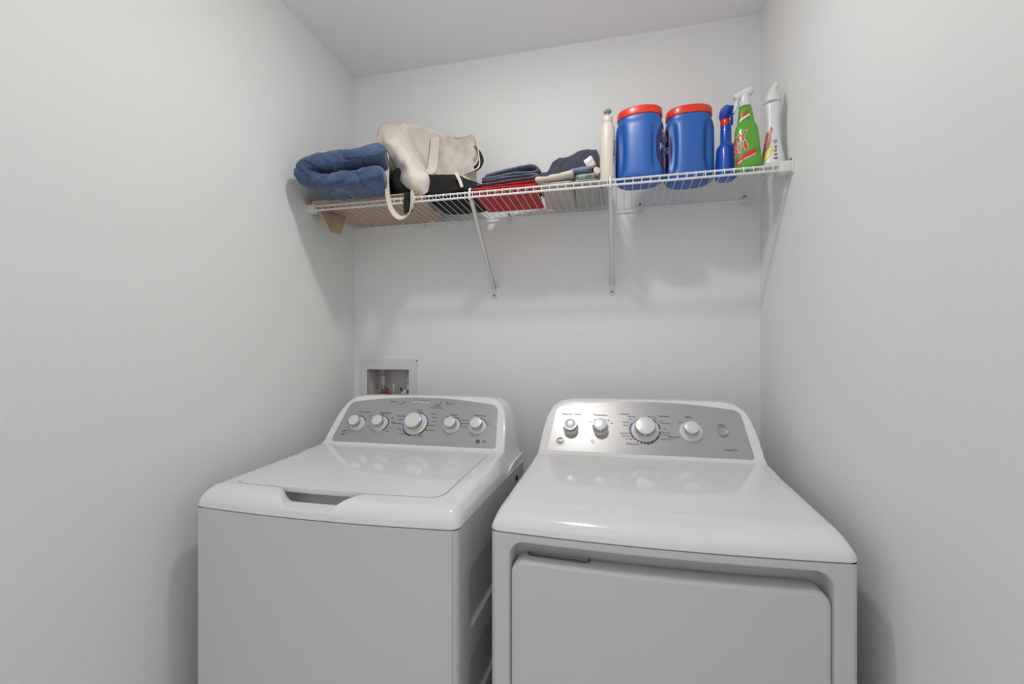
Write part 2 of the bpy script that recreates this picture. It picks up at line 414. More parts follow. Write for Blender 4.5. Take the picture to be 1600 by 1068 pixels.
def front_sheet(parent, recess=False):
    xs = np.concatenate([np.linspace(-W2+.002+.0108, -.31, 12)[:-1], np.linspace(-.31, .31, 249), np.linspace(.31, W2-.002-.0108, 12)[1:]])
    zs = np.concatenate([np.linspace(.02, .5, 20)[:-1], np.linspace(.5, .9025, 180)])
    X, Z = np.meshgrid(xs, zs)
    Y = bowf(X)
    Zt = Z.copy()
    # soft turned-in top edge
    Y = Y + .003*(1-np.sqrt(np.clip(1-(np.clip(Z-.8975,0,None)/.006)**2, 0, 1)))
    if recess:
        r = .034; x1, z1 = .2995, .8880
        qx = np.abs(X)-(x1-r); qz = Z-(z1-r)
        d = np.hypot(np.clip(qx,0,None), np.clip(qz,0,None)) + np.minimum(np.maximum(qx,qz),0) - r
        Y = Y + .052*sstep(0, .010, -d)
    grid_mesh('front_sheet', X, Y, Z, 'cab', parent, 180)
def feet(parent, Dp):
    for x in (-.29, .29):
        for y in (.05, Dp-.06):
            bm = bmesh.new(); lathe(bm, [(.02,0),(.022,.006),(.012,.010),(.012,.024)], 16, c=(x,y,0)); bm_obj('leveling_foot', bm, 'black', parent)
def inner_base(parent, Dp):
    bm = bmesh.new(); box(bm, -W2+.012, W2-.012, .06, Dp-.004, .02, .024); bm_obj('base_pan', bm, 'cab', parent, False)
def flange(parent, Dp):
    for s in (-1, 1):
        bm = bmesh.new()
        prof = [(.440,.904),(.470,.918),(.52,.930),(Dp-.012,.936),(Dp,.936),(Dp,.904)]
        xa, xb = s*(W2-.0015), s*(W2-.0085)
        prism(bm, prof, lambda y,z: Vector((xa,y,z)), lambda y,z: Vector((xb,y,z)))
        bm_obj('rear_flange', bm, 'enamel', parent, False)

# ----- washer
ws = tag(thing('washing_machine', (-.677, .907, 0)), 'white top-load washing machine with lid, left of the dryer and under the outlet box', 'washing machine')
cover(ws, .058, .952, True); lid(ws, .058, .952); console(ws)
cabinet_sides(ws, .672, True); front_sheet(ws); feet(ws, .672); inner_base(ws, .672); flange(ws, .672)
for a, b, R, big, ang in ((-.219,.070,.0282,0,60),(-.1315,.073,.0282,0,52),(0,.077,.041,1,52),(.131,.076,.0282,0,95),(.221,.076,.0282,0,97)):
    knob(ws, a, b, R, big, ang)
badge(ws, -.253, .033)
bm = bmesh.new()
for a, b, R, d in ((-.219,.070,.0292,((100,70),(64,25))),(-.1315,.073,.0292,((110,75),(68,-50))),(.131,.076,.0292,((140,95),(88,-5))),(.221,.076,.0292,((150,90),(84,70),(62,25)))):
    for d0, d1 in d: ring_sector(bm, a, b, R, R+.0022, d0, d1, .0018)
ring_sector(bm, 0, .077, .0425, .0452, 92, 70, .0018); ring_sector(bm, 0, .077, .0425, .0452, 10, -60, .0018); ring_sector(bm, 0, .077, .0425, .0452, 265, 215, .0018)
bm_obj('dial_arcs', bm, 'black', ws, False)['kind'] = 'stuff'
bm = bmesh.new(); ring_sector(bm, 0, .077, .0425, .0462, 70, 10, .0018); ring_sector(bm, 0, .077, .0425, .0462, 215, 180, .0018)
ba = bm_obj('blue_dial_arcs', bm, 'blueled', ws, False); ba['label'] = 'blue arcs around the cycle dial'; ba['kind'] = 'stuff'
bm = bmesh.new(); ring_sector(bm, 0, .077, .0462, .048, 66, 20, .0018); ring_sector(bm, 0, .077, .0462, .048, 212, 185, .0018)
bm_obj('pale_dial_arcs', bm, 'iceblue', ws, False)['kind'] = 'stuff'
for a in (-.078, .062):
    bm = bmesh.new(); n = 24
    prism(bm, [(a+.0085*math.cos(2*PI*k/n), .163+.0085*math.sin(2*PI*k/n)) for k in range(n)], lambda x,y: panel_pt(x,y,.001), lambda x,y: panel_pt(x,y,.0035))
    bt = bm_obj('push_button', bm, 'silver', ws, False)
    bm = bmesh.new(); ring_sector(bm, a, .163, .0085, .0097, -150, 20, .0018); bm_obj('button_rim', bm, 'ink', bt, False)
bm = bmesh.new()
for k in range(4): a = -.028+k*.0165; prism(bm, [(a-.006,.1625),(a+.006,.1625),(a+.006,.1655),(a-.006,.1655)], lambda x,y: panel_pt(x,y,.0015), lambda x,y: panel_pt(x,y,.0024))
bm_obj('indicator_lights', bm, 'ptwhite', ws, False)['kind'] = 'stuff'
L = [('Water Level',-.208,.117,.0085),('Temperature',-.125,.117,.0085),('Fabric softener',-.125,.110,.005),('Cycle',0,.131,.0085),('Options',.131,.117,.0085),('Deep Rinse',.221,.117,.0085),
 ('Deep Fill',-.108,.163,.008),('Start',.090,.167,.006,0,'LEFT'),('Pause/Cancel',.090,.160,.006,0,'LEFT'),('Lid Locked',.060,.148,.0065),('hold 3 seconds to cancel',.060,.1415,.005),
 ('Fill',-.028,.170,.0055),('Wash',-.0115,.170,.0055),('Rinse',.005,.170,.0055),('Spin',.0215,.170,.0055),('Max',-.178,.103,.006),('Med',-.170,.092,.006),('Min',-.2555,.073,.006),('Small',-.173,.060,.0055),
 ('Hot',-.092,.098,.006),('Warm',-.085,.080,.006),('Cool',-.088,.060,.006),('Cold',-.097,.046,.006),('Off',-.140,.106,.006),
 ('Normal',.046,.118,.0065,0,'LEFT'),('Whites',.052,.104,.0065,0,'LEFT'),('Towels',.054,.090,.0065,0,'LEFT'),('Delicates',.050,.074,.0065,0,'LEFT'),('Bulky Items',.042,.056,.0065,0,'LEFT'),
 ('Speed Wash',-.044,.106,.0065,0,'RIGHT'),('Casuals',-.048,.092,.0065,0,'RIGHT'),('Active Wear',-.050,.076,.0065,0,'RIGHT'),('Colors',-.044,.056,.0065,0,'RIGHT'),('Drain + Spin',-.030,.038,.0065,0,'CENTER'),('Deep Clean',.020,.034,.0065),
 ('Soak',.108,.110,.006),('Auto',.146,.108,.0055),('Extra Spin',.162,.098,.0055,0,'LEFT'),('Second Rinse',.162,.086,.0055,0,'LEFT'),('Extra Rinse',.162,.073,.0055,0,'LEFT'),('Off',.100,.095,.006),
 ('Off',.192,.096,.006),('On',.256,.098,.006),('Auto',.255,.086,.006),('HE',.2525,.023,.011)]
lettering(ws, L)
bm = bmesh.new(); n = 20
prism(bm, [(.2315+.007*math.cos(2*PI*k/n), .023+.007*math.sin(2*PI*k/n)) for k in range(n)], lambda x,y: panel_pt(x,y,.0015), lambda x,y: panel_pt(x,y,.0023))
bm_obj('round_mark', bm, 'ink', ws, False)
# black cable hole on the side facing the dryer
bm = bmesh.new(); cyl(bm, (W2-.004,.560,.872), (W2+.002,.560,.872), .009, n=20); bm_obj('side_plug', bm, 'black', ws)

# ----- dryer
dr = tag(thing('dryer', (.072, .927, 0)), 'white clothes dryer with wide front door, right of the washing machine', 'dryer')
cover(dr, .085, .950, False); console(dr)
cabinet_sides(dr, .672, False); front_sheet(dr, True); feet(dr, .672); inner_base(dr, .672); flange(dr, .672)
for a, b, R, big, ang, but, disc in ((-.226,.080,.0242,0,90,True,None),(-.134,.082,.0242,0,-85,False,None),(0,.082,.041,1,-95,False,None),(.132,.082,.0242,0,-100,False,.0335)):
    k = knob(dr, a, b, R, big, ang, but, disc, .88 if not big else .74)
    if but: k['label'] = 'domed white push knob'
badge(dr, -.256, .034)
bm = bmesh.new()
ring_sector(bm, -.134, .080, .0245, .0268, 165, 100, .0018); ring_sector(bm, -.134, .080, .0245, .0265, 92, 20, .0018)
ring_sector(bm, .132, .081, .0215, .0235, 160, 40, .0058)
for d0, d1 in ((75,35),(28,6),(-4,-18),(-22,-45),(-50,-54),(-60,-70),(-76,-84),(-90,-97),(-103,-110),(-116,-123),(-129,-137),(-142,-175)): ring_sector(bm, 0, .082, .0425, .0447+.001*(d0<30), d0, d1, .0018)
ring_sector(bm, 0, .082, .0415, .0425, 160, 60, .0018)
bm_obj('dial_arcs', bm, 'black', dr, False)['kind'] = 'stuff'
bm = bmesh.new(); ring_sector(bm, 0, .082, .0420, .0475, 182, 150, .0018); bm_obj('blue_dial_arcs', bm, 'blueled', dr, False)['label'] = 'blue arc left of the cycle dial'
bm = bmesh.new(); ring_sector(bm, 0, .082, .0475, .0495, 180, 152, .0018); bm_obj('pale_dial_arcs', bm, 'iceblue', dr, False)
bm = bmesh.new(); n = 28; rings = []
for r, off in ((.0135,.001),(.0135,.006),(.012,.0075),(.010,.0068)):
    rings.append([bm.verts.new(panel_pt(.221+r*math.cos(2*PI*k/n), .083+r*math.sin(2*PI*k/n), off)) for k in range(n)])
for A, B in zip(rings, rings[1:]):
    for k in range(n): bm.faces.new((A[k], A[(k+1)%n], B[(k+1)%n], B[k]))
bm.faces.new(rings[-1]); bm_obj('start_button', bm, 'silver', dr)
L = [('Extended Tumble',-.2266,.130,.0085),('Temperature',-.136,.130,.0085),('Cottons',-.060,.136,.0085),('Delicates',.058,.132,.0085),('Signal',.128,.132,.0085),('Start',.219,.108,.0085),('Pull to start',.219,.1015,.005),
 ('Sensor Dry',.235,.027,.0080),('Timed Dry',-.037,.033,.0085),('Easy Care',.082,.062,.0080),('Low',-.166,.104,.0055),('Medium',-.146,.112,.0055),('Med High',-.117,.112,.0055),('High',-.100,.102,.0055),
 ('Extra Dry',-.028,.127,.0055,0,'RIGHT'),('Dry',-.038,.117,.006,0,'RIGHT'),('Less Dry',-.046,.107,.006,0,'RIGHT'),('Damp',-.050,.096,.006,0,'RIGHT'),('Quick Fluff',-.048,.068,.006,0,'RIGHT'),('Dewrinkle',-.044,.059,.006,0,'RIGHT'),('Air Fluff',-.038,.049,.006,0,'RIGHT'),
 ('More Dry',.010,.130,.0055,0,'LEFT'),('Dry',.026,.123,.0055,0,'LEFT'),('Less Dry',.038,.115,.0055,0,'LEFT'),('Wrinkle Care',.044,.107,.0055,0,'LEFT'),('Off',.053,.087,.006,0,'LEFT'),('More Dry',.050,.076,.0055,0,'LEFT'),('Less Dry',.047,.068,.0055,0,'LEFT'),('Damp Dry Level',.044,.053,.0055,0,'LEFT'),
 ('20',-.012,.037,.0055),('40',0,.036,.0055),('60',.011,.036,.0055),('80',.020,.040,.0055),('Off',.103,.111,.0055),('Low',.126,.113,.0055),('Loud',.153,.108,.0055),('Lint',-.158,.040,.006),('filter',-.156,.033,.005)]
lettering(dr, L)
# door
def dryer_door():
    r = .030; x1, ztop, zb = .2945, .8515, .14; nx = 120
    ds = [(.0,.012),(.0015,.006),(.005,.002),(.010,0)]
    def ring(inset, y):
        pts = rrect(-x1+inset, x1-inset, zb+inset, ztop-inset, r-inset*.6, 10)
        # subdivide long top/bottom runs so the bow is smooth
        out = []
        for k, p in enumerate(pts):
            q = pts[(k+1)%len(pts)]; out.append(p)
            if abs(q[0]-p[0]) > .1:
                for s in range(1, 30): out.append((p[0]+(q[0]-p[0])*s/30, p[1]+(q[1]-p[1])*s/30))
        return [(a, bowf(a)+y, b) for a, b in out]
    rings = [ring(.004,.046), ring(0,.040), ring(0,.006), ring(.0012,.0025), ring(.004,.0003), ring(.009,-.0008)]
    V = [p for rg in rings for p in rg]; n = len(rings[0]); F = []
    for k in range(len(rings)-1): F += [(k*n+q, k*n+(q+1)%n, (k+1)*n+(q+1)%n, (k+1)*n+q) for q in range(n)]
    # face: strips between mirrored outline points
    base = (len(rings)-1)*n
    d = mesh_obj('door', V, F, 'cab', dr, True, 60)
    last = rings[-1]; zm = (zb+ztop)/2
    top = sorted([p for p in last if p[2] > zm], key=lambda p: (p[0], p[2] if p[0] < 0 else -p[2]))
    bot = sorted([p for p in last if p[2] < zm], key=lambda p: (p[0], -p[2] if p[0] < 0 else p[2]))
    m_ = len(top); zs_ = 12; VV = []
    for j in range(zs_+1): VV += [(a[0], a[1], b[2]+(a[2]-b[2])*j/zs_) for a, b in zip(top, bot)]
    FF = [(j*m_+k, j*m_+k+1, (j+1)*m_+k+1, (j+1)*m_+k) for j in range(zs_) for k in range(m_-1)]
    mesh_obj('door_face', VV, FF, 'cab', d, True, 180)
    # finger pull: dark grey tube laid in for the dark gap of the U-shaped slot
    bm = bmesh.new()
    tube(bm, [(-.262,.030,.8525),(-.262,.024,.8525),(-.258,.020,.8525),(-.142,.0105,.8525),(-.136,.014,.8525),(-.135,.026,.8525)], .0028, 10)
    bm_obj('door_pull', bm, 'dgrey', d)['label'] = 'dark grey U standing for the dark gap of the finger slot in the door top'
dryer_door()
# ---------------------------------------------------------------- recessed outlet box
ob = tag(thing('laundry_outlet_box', (-.939, YB, 1.12)), 'white recessed laundry water outlet box in the wall above the washing machine', 'outlet box')
bm = bmesh.new()
fx0, fx1, fz0, fz1 = -.127, .127, -.14, .140; ix0, ix1, iz0, iz1 = -.0945, .0945, -.100, .1005
for a in ((fx0,ix0,fz0,fz1),(ix1,fx1,fz0,fz1),(ix0,ix1,fz0,iz0),(ix0,ix1,iz1,fz1)): box(bm, a[0], a[1], -.006, 0, a[2], a[3])
box(bm, fx0-.003, fx1+.003, -.003, 0, fz1-.006, fz1+.003); box(bm, fx0-.003, fx0+.006, -.003, 0, fz0, fz1); box(bm, fx1-.006, fx1+.003, -.003, 0, fz0, fz1)
bm_obj('face_frame', bm, 'plastic', ob, False)
bm = bmesh.new()
D = .088; t_ = .003
box(bm, ix0-t_, ix0, -.004, D, iz0, iz1); box(bm, ix1, ix1+t_, -.004, D, iz0, iz1)
box(bm, ix0-t_, ix1+t_, -.004, D, iz1, iz1+t_); box(bm, ix0-t_, ix1+t_, -.004, D, iz0-t_, iz0); box(bm, ix0-t_, ix1+t_, D, D+t_, iz0, iz1)
bm_obj('recess', bm, 'boxin', ob, False)
for x, hm in ((-.050,'redhandle'),(.066,'black')):
    bm = bmesh.new(); cyl(bm, (x,.05,.100),(x,.05,.030), .009, n=16); p = bm_obj('supply_pipe', bm, 'pipe', ob)
    bm = bmesh.new(); 
    for z in (.086,.078,.070): lathe(bm, [(.0105,0),(.0115,.0015),(.0105,.003)], 16, c=(x,.05,z))
    bm_obj('crimp_ring', bm, 'ptgrey', p)
    v = bmesh.new(); cyl(v, (x,.05,.032),(x,.05,-.030), .010, n=16); cyl(v, (x,.05,.004),(x-.004,.018,.004), .0125, .0125, 18); cyl(v, (x,.05,.004),(x-.004,.014,.004), .008, .006, 14); cyl(v, (x,.05,-.03),(x,.05,-.060), .014, n=12)
    va = bm_obj('valve', v, 'chrome' if x > 0 else 'copper', ob)
    bm = bmesh.new()
    if x < 0:
        box(bm, x+.018, x+.040, .030, .038, -.006, .002, .002); box(bm, x+.020, x+.028, .030, .038, -.002, .020, .002); box(bm, x+.022, x+.038, .030, .038, -.020, -.013, .002)
    else: tube(bm, [(x-.022,.02,.022),(x-.012,.02,.008)], .004, 8)
    bm_obj('valve_handle', bm, hm, va)
bm = bmesh.new(); tube(bm, catmull([(-.004,.06,-.06),(-.006,.05,-.02),(.003,.04,.005),(.003,.035,.040)],6), .0028, 8); bm_obj('white_tube', bm, 'ptwhite', ob)
bm = bmesh.new()
bm.free()
for x in (-.050,.066): bm = bmesh.new(); tube(bm, catmull([(x,.05,-.05),(x,.045,-.075),(x+.002,.03,-.098)],5), .012, 10); bm_obj('supply_hose', bm, 'black', ob)
bm = bmesh.new(); box(bm, ix0+.002, ix1-.002, .004, D-.002, iz0, iz0+.055, .01); bm_obj('recess_shadow', bm, 'brown', ob)  # brown block put in for the dark shadowed hole at the recess bottom

# ---------------------------------------------------------------- wire shelf
ZD = 1.813; YL = 1.420; YR = 1.706; ZL = 1.7945; XS0, XS1 = -1.062, .432
sh = tag(thing('wire_shelf', (0, 0, ZD)), 'white ventilated wire shelf spanning the back wall above the appliances', 'shelf')
def wirebar(name, pts, r, par=sh, n=8):
    bm = bmesh.new(); tube(bm, [(p[0],p[1],p[2]-ZD) for p in pts], r, n); return bm_obj(name, bm, 'wire', par)
wirebar('long_rod', [(XS0-.028,YL,ZD-.003),(XS1+.028,YL,ZD-.003)], .0032)
wirebar('long_rod', [(XS0-.028,YL-.001,ZL),(XS1+.028,YL-.001,ZL)], .0036)
wirebar('long_rod', [(XS0-.028,YR,ZD-.004),(XS1+.028,YR,ZD-.004)], .0032)
bm = bmesh.new(); tube(bm, [(0,YR+.004,0),(0,YL-.001,0),(0,YL-.0035,-.001),(0,YL-.0045,-.004),(0,YL-.0045,ZL-ZD-.003)], .00135, 6)
w0 = bm_obj('cross_wire', bm, 'wire', sh); w0.location = (XS0+.006, 0, .0)
nW = int((XS1-XS0-.012)/.0254)+1
for k in range(1, nW):
    o = w0.copy(); C.objects.link(o); o.parent = sh; o.location = (XS0+.006+k*.0254, 0, 0)
# end brackets screwed to the side walls
for x0, x1 in ((XL, XS0),(XS1, XR)):
    bm = bmesh.new()
    box(bm, x0, x1, YL-.009, YL+.022, ZL-.006-ZD, .006, .003)
    xw = x0 if x0 == XL else x1; sgn = 1 if x0 == XL else -1
    box(bm, min(xw, xw+sgn*.004), max(xw, xw+sgn*.004), YL-.014, YL+.030, ZL-.012-ZD, .013, .0015)
    b = bm_obj('end_bracket', bm, 'clip', sh, True, 30)
    bm = bmesh.new(); cyl(bm, (xw+sgn*.003,YL-.004,.010),(xw+sgn*.007,YL-.004,.010), .0035, n=12); bm_obj('screw', bm, 'screw', b)
# wall clips along the rear rod
for x in (-.78, -.42, .067, .415):
    bm = bmesh.new(); box(bm, x-.006, x+.006, YR-.006, YB, -.010, .004, .002)
    cyl(bm, (x,YR+.002,-.012),(x,YB,-.012), .008, n=16)
    c_ = bm_obj('wall_clip', bm, 'clip', sh, True, 30)
    bm = bmesh.new(); cyl(bm, (x,YR-.001,.010),(x,YB,.010), .0035, n=12); bm_obj('screw', bm, 'screw', c_)
# diagonal braces
for i, x in enumerate((-.482, -.031)):
    b = tag(thing('shelf_brace', (x, YB, 1.516)), ('white diagonal shelf brace on the left, under the red cloth and the tote bag','white diagonal shelf brace on the right, under the cream pump bottle')[i], 'brace', 'diagonal braces under the wire shelf')
    f = Vector((0, -.006, .022)); e = Vector((0, YL-YB+.004, ZL-1.516+.004))
    bm = bmesh.new(); d = (e-f); L_ = d.length; nrm = d.normalized(); side = Vector((1,0,0)); up = side.cross(nrm)
    # channel section: web and two flanges, flattened foot
    for (a0,a1,b0,b1) in ((-.0065,.0065,-.001,.001),(-.0065,-.005,-.006,.001),(.005,.0065,-.006,.001)):
        v = [bm.verts.new(f + side*a + up*bb + nrm*c_) for c_ in (0, L_) for a, bb in ((a0,b0),(a1,b0),(a1,b1),(a0,b1))]
        bm.faces.new(v[:4][::-1]); bm.faces.new(v[4:]); [bm.faces.new((v[k],v[(k+1)%4],v[4+(k+1)%4],v[4+k])) for k in range(4)]
    bm_obj('brace_arm', bm, 'wire', b, False)
    bm = bmesh.new(); prism(bm, rrect(-.009,.009,-.018,.026,.004), lambda p,q: Vector((p,-.0025,q)), lambda p,q: Vector((p,0,q))); ft = bm_obj('brace_foot', bm, 'clip', b, False)
    bm = bmesh.new(); cyl(bm, (0,-.0055,-.004),(0,-.002,-.004), .0045, n=12); bm_obj('screw', bm, 'screw', ft)
    bm = bmesh.new(); tube(bm, [(0,e.y+.004,e.z+.026),(0,e.y-.006,e.z+.022),(0,e.y-.0085,e.z+.006),(0,e.y-.007,e.z-.010),(0,e.y+.006,e.z-.006)], .004, 8); bm_obj('hook', bm, 'clip', b)

# ---------------------------------------------------------------- soft things
def noise3(p, s, seed=0):
    from mathutils import noise
    return noise.noise(Vector((p[0]*s+seed, p[1]*s-seed*1.7, p[2]*s+seed*.6)))
def fold_sweep(name, center, half_t, y0, y1, m, parent=None, nseg=10, nr=36, wrinkle=.004, wscale=22, seed=0, power=.55, ends=.25, shear=0, ydroop=0, xsh=None, crease=0):
    """thick cloth folded along `center` (x,z points), running from y0 to y1 in depth"""
    P = catmull([(x,0,z) for x, z in center], nseg); n = len(P); rings = []
    V = []; F = []
    for i, p in enumerate(P):
        t = (P[min(i+1,n-1)]-P[max(i-1,0)]).normalized(); nrm = Vector((-t.z,0,t.x))
        s = i/(n-1); e = min(1, math.sqrt(max(0.0, 1-(1-min(s, 1-s)/ends)**2)) if min(s,1-s) < ends else 1)
        e = max(e, .04); ht = half_t[0]+(half_t[1]-half_t[0])*s if isinstance(half_t, tuple) else half_t
        yc, hy = (y0+y1)/2, (y1-y0)/2
        for k in range(nr):
            a = 2*PI*k/nr; ca, sa = math.cos(a), math.sin(a)
            q = p + nrm*(ht*e*math.copysign(abs(sa)**power, sa)) + Vector((0, yc+hy*math.copysign(abs(ca)**power, ca)*(.92+.08*e)+shear*s, 0))
            f = wrinkle*(noise3(q, wscale, seed)+.5*noise3(q, wscale*2.3, seed+9))
            if crease:
                g1 = abs(noise3((q.x*1.0+.35*q.z, q.y*.6, q.z*1.6), 13, seed+4)); g2 = abs(noise3((q.x*.8, q.y, q.z*1.4), 34, seed+7))
                f -= crease*(max(0, 1-g1/.09)**1.3 + .35*max(0, 1-g2/.14)) - crease*.3
            q = q + nrm*(f*math.copysign(1, sa)*min(1, abs(sa)*3)) + Vector((0, f*1.2*ca, 0))
            if xsh: q.x -= xsh[0]*(q.y-y0)*min(1.2, max(0, (q.x-xsh[1])/(xsh[2]-xsh[1])))
            if ydroop: q.z -= ydroop*max(0, (yc-q.y)/hy)**3
            V.append(q)
    for i in range(n-1):
        for k in range(nr): F.append((i*nr+k, i*nr+(k+1)%nr, (i+1)*nr+(k+1)%nr, (i+1)*nr+k))
    F.append(tuple(range(nr))[::-1]); F.append(tuple((n-1)*nr+k for k in range(nr)))
    o = mesh_obj(name, V, F, m, parent, True, 180); return o
def slab(name, outline_pts, z0, z1, m, parent=None, round_=.006, wr=.002, seed=0, ws=30, nx=36, ny=26, tilt=0):
    """soft folded cloth slab on a quad footprint (4 corners fl, fr, br, bl)"""
    fl, fr, br, bl = [Vector((*p,0)) for p in outline_pts]; V = []; F = []
    def pt(u, v, h):
        a = fl.lerp(fr, u); b = bl.lerp(br, u); return a.lerp(b, v)
    rows = []
    for j in range(ny+1):
        for i in range(nx+1):
            u, v = i/nx, j/ny; p = pt(u, v, 0)
            du = min(u, 1-u)*((fr-fl).length); dv = min(v, 1-v)*((bl-fl).length); d = min(du, dv)
            h = (z1-z0)/2*math.sqrt(max(0, 1-(1-min(1, d/round_))**2))
            zc = (z0+z1)/2 + tilt*(u-.5)
            n_ = wr*noise3(p+Vector((0,0,zc)), ws, seed)
            rows.append((p.x, p.y, zc, h, n_))
    N = len(rows)
    V = [(a[0],a[1],a[2]+a[3]+a[4]) for a in rows] + [(a[0],a[1],a[2]-a[3]) for a in rows]
    for j in range(ny):
        for i in range(nx):
            a = j*(nx+1)+i; F.append((a,a+1,a+nx+2,a+nx+1)); F.append((N+a,N+a+nx+1,N+a+nx+2,N+a+1))
    ring = [i for i in range(nx+1)] + [j*(nx+1)+nx for j in range(1,ny+1)] + [ny*(nx+1)+i for i in range(nx-1,-1,-1)] + [j*(nx+1) for j in range(ny-1,0,-1)]
    for k in range(len(ring)): a, b = ring[k], ring[(k+1)%len(ring)]; F.append((b, a, N+a, N+b))
    return mesh_obj(name, V, F, m, parent, True, 180)
def patch(name, ctrl, m, parent=None, n=8, thick=.002, wr=.0, seed=0):
    """smooth cloth sheet through a grid of control points"""
    rows = [catmull(r, n) for r in ctrl]; cols = []
    for i in range(len(rows[0])): cols.append(catmull([r[i] for r in rows], n))
    X = np.array([[c[j] for c in cols] for j in range(len(cols[0]))], dtype=float)
    if wr:
        for j in range(X.shape[0]):
            for i in range(X.shape[1]): X[j,i,1] += wr*noise3(X[j,i], 28, seed)
    o = grid_mesh(name, X[...,0], X[...,1], X[...,2], m, parent, 180)
    md = o.modifiers.new('thickness', 'SOLIDIFY'); md.thickness = thick; md.offset = 0
    return o
def ribbon(name, pts, width, m, parent=None, wd=(0,1,0), n=8, thick=.0018, wds=None):
    """flat strap along pts; its width runs along wd (or one direction per point)"""
    P = catmull(pts, n); Wd = catmull(wds, n) if wds else [Vector(wd)]*len(P)
    bm = bmesh.new(); rings = []
    for i, p in enumerate(P):
        t = (P[min(i+1,len(P)-1)]-P[max(i-1,0)]).normalized(); w_ = Vector(Wd[i]); w_ = (w_-t*w_.dot(t)).normalized(); nn = t.cross(w_)
        rings.append([bm.verts.new(p+w_*a*width/2+nn*b*thick/2) for a, b in ((-1,-1),(1,-1),(1,1),(-1,1))])
    for A, B in zip(rings, rings[1:]):
        for k in range(4): bm.faces.new((A[k],A[(k+1)%4],B[(k+1)%4],B[k]))
    bm.faces.new(rings[0][::-1]); bm.faces.new(rings[-1])
    return bm_obj(name, bm, m, parent, True, 40)

# flattened cardboard box under the blanket
cb = tag(thing('cardboard_box', (0,0,0)), 'flattened brown cardboard box lying on the left end of the wire shelf', 'box')
bm = bmesh.new(); prism(bm, [(-1.085,1.415),(-.655,1.422),(-.690,1.700),(-1.070,1.704)], lambda x,y: Vector((x,y,1.8155)), lambda x,y: Vector((x,y,1.8195))); bm_obj('lower_panel', bm, 'card', cb, False)
bm = bmesh.new(); prism(bm, [(-1.090,1.408),(-.668,1.418),(-.70,1.69),(-1.075,1.700)], lambda x,y: Vector((x,y,1.820+.004*(x+1.09))), lambda x,y: Vector((x,y,1.8245+.004*(x+1.09)))); bm_obj('upper_panel', bm, 'card', cb, False)
bm = bmesh.new()
box(bm, -1.088,-1.070,1.400,1.420,1.8145,1.829)
bm_obj('torn_edge', bm, 'cardedge', cb, False)
fl = mesh_obj('hanging_flap', [(-1.055,1.426,1.800),(-1.022,1.450,1.722),(-.995,1.470,1.716),(-1.004,1.500,1.756),(-1.020,1.540,1.806),(-1.050,1.500,1.810)], [(0,1,2,3,4,5)], 'card', cb, False)
md = fl.modifiers.new('thickness', 'SOLIDIFY'); md.thickness = .005; md.offset = 0
bm = bmesh.new(); prism(bm, [(-.905,1.84),(-.765,1.84),(-.768,1.970),(-.805,2.035),(-.865,2.050)], lambda x,z: Vector((x,1.530+(z-1.9)*.08,z)), lambda x,z: Vector((x,1.535+(z-1.9)*.08,z))); bm_obj('raised_flap', bm, 'card', cb, False)

# blue blanket, folded double, cut end to the right
bl = fold_sweep('folded_blanket', [(-.722,1.862),(-.80,1.859),(-.89,1.858),(-.985,1.864),(-1.024,1.893),(-.990,1.921),(-.90,1.922),(-.80,1.928),(-.718,1.938)], (.0355,.0365), 1.290, 1.63, 'blanket', wrinkle=.007, wscale=13, seed=3, power=.60, ends=.05, nseg=22, nr=130, ydroop=.012, xsh=(.42,-1.05,-.72), crease=.0042)
tag(bl, 'thick blue fleece blanket folded double at the left end of the shelf', 'blanket')

# black garment between blanket and bag
g = fold_sweep('folded_garment', [(-.655,1.850),(-.70,1.848),(-.735,1.860),(-.752,1.886),(-.735,1.912),(-.69,1.922)], .025, 1.425, 1.66, 'blackcloth', wrinkle=.004, wscale=22, seed=5, ends=.12, nr=48, xsh=(.45,-.95,-.75))
tag(g, 'black folded garment squeezed between the blue blanket and the tote bag', 'clothing')

REAR = [[(-0.785, 1.58, 2.153), (-0.758, 1.61, 2.157), (-0.714, 1.63, 2.144), (-0.657, 1.64, 2.128), (-0.59, 1.62, 2.096), (-0.523, 1.585, 2.086)], [(-0.78, 1.59, 2.086), (-0.759, 1.63, 2.102), (-0.71, 1.64, 2.087), (-0.656, 1.65, 2.076), (-0.589, 1.63, 2.05), (-0.514, 1.58, 2.029)], [(-0.749, 1.58, 2.011), (-0.731, 1.61, 2.022), (-0.698, 1.63, 2.022), (-0.646, 1.63, 2.012), (-0.582, 1.61, 1.995), (-0.505, 1.56, 1.978)], [(-0.714, 1.56, 1.938), (-0.702, 1.59, 1.943), (-0.675, 1.6, 1.94), (-0.629, 1.6, 1.931), (-0.57, 1.59, 1.922), (-0.502, 1.55, 1.905)]]
LEFT = [[(-0.888, 1.54, 2.099), (-0.88, 1.545, 2.125), (-0.859, 1.55, 2.142), (-0.836, 1.56, 2.151), (-0.807, 1.56, 2.14)], [(-0.849, 1.49, 2.048), (-0.812, 1.46, 2.039), (-0.782, 1.45, 2.036), (-0.762, 1.46, 2.036), (-0.761, 1.51, 2.066)], [(-0.797, 1.46, 1.988), (-0.766, 1.43, 1.976), (-0.737, 1.42, 1.971), (-0.716, 1.43, 1.973), (-0.719, 1.47, 1.995)], [(-0.762, 1.45, 1.924), (-0.73, 1.42, 1.911), (-0.696, 1.405, 1.904), (-0.678, 1.42, 1.915), (-0.68, 1.46, 1.938)], [(-0.748, 1.45, 1.871), (-0.711, 1.42, 1.857), (-0.671, 1.405, 1.852), (-0.65, 1.42, 1.869), (-0.64, 1.455, 1.903)], [(-0.738, 1.47, 1.849), (-0.704, 1.45, 1.832), (-0.668, 1.44, 1.824), (-0.642, 1.445, 1.834), (-0.627, 1.475, 1.899)]]
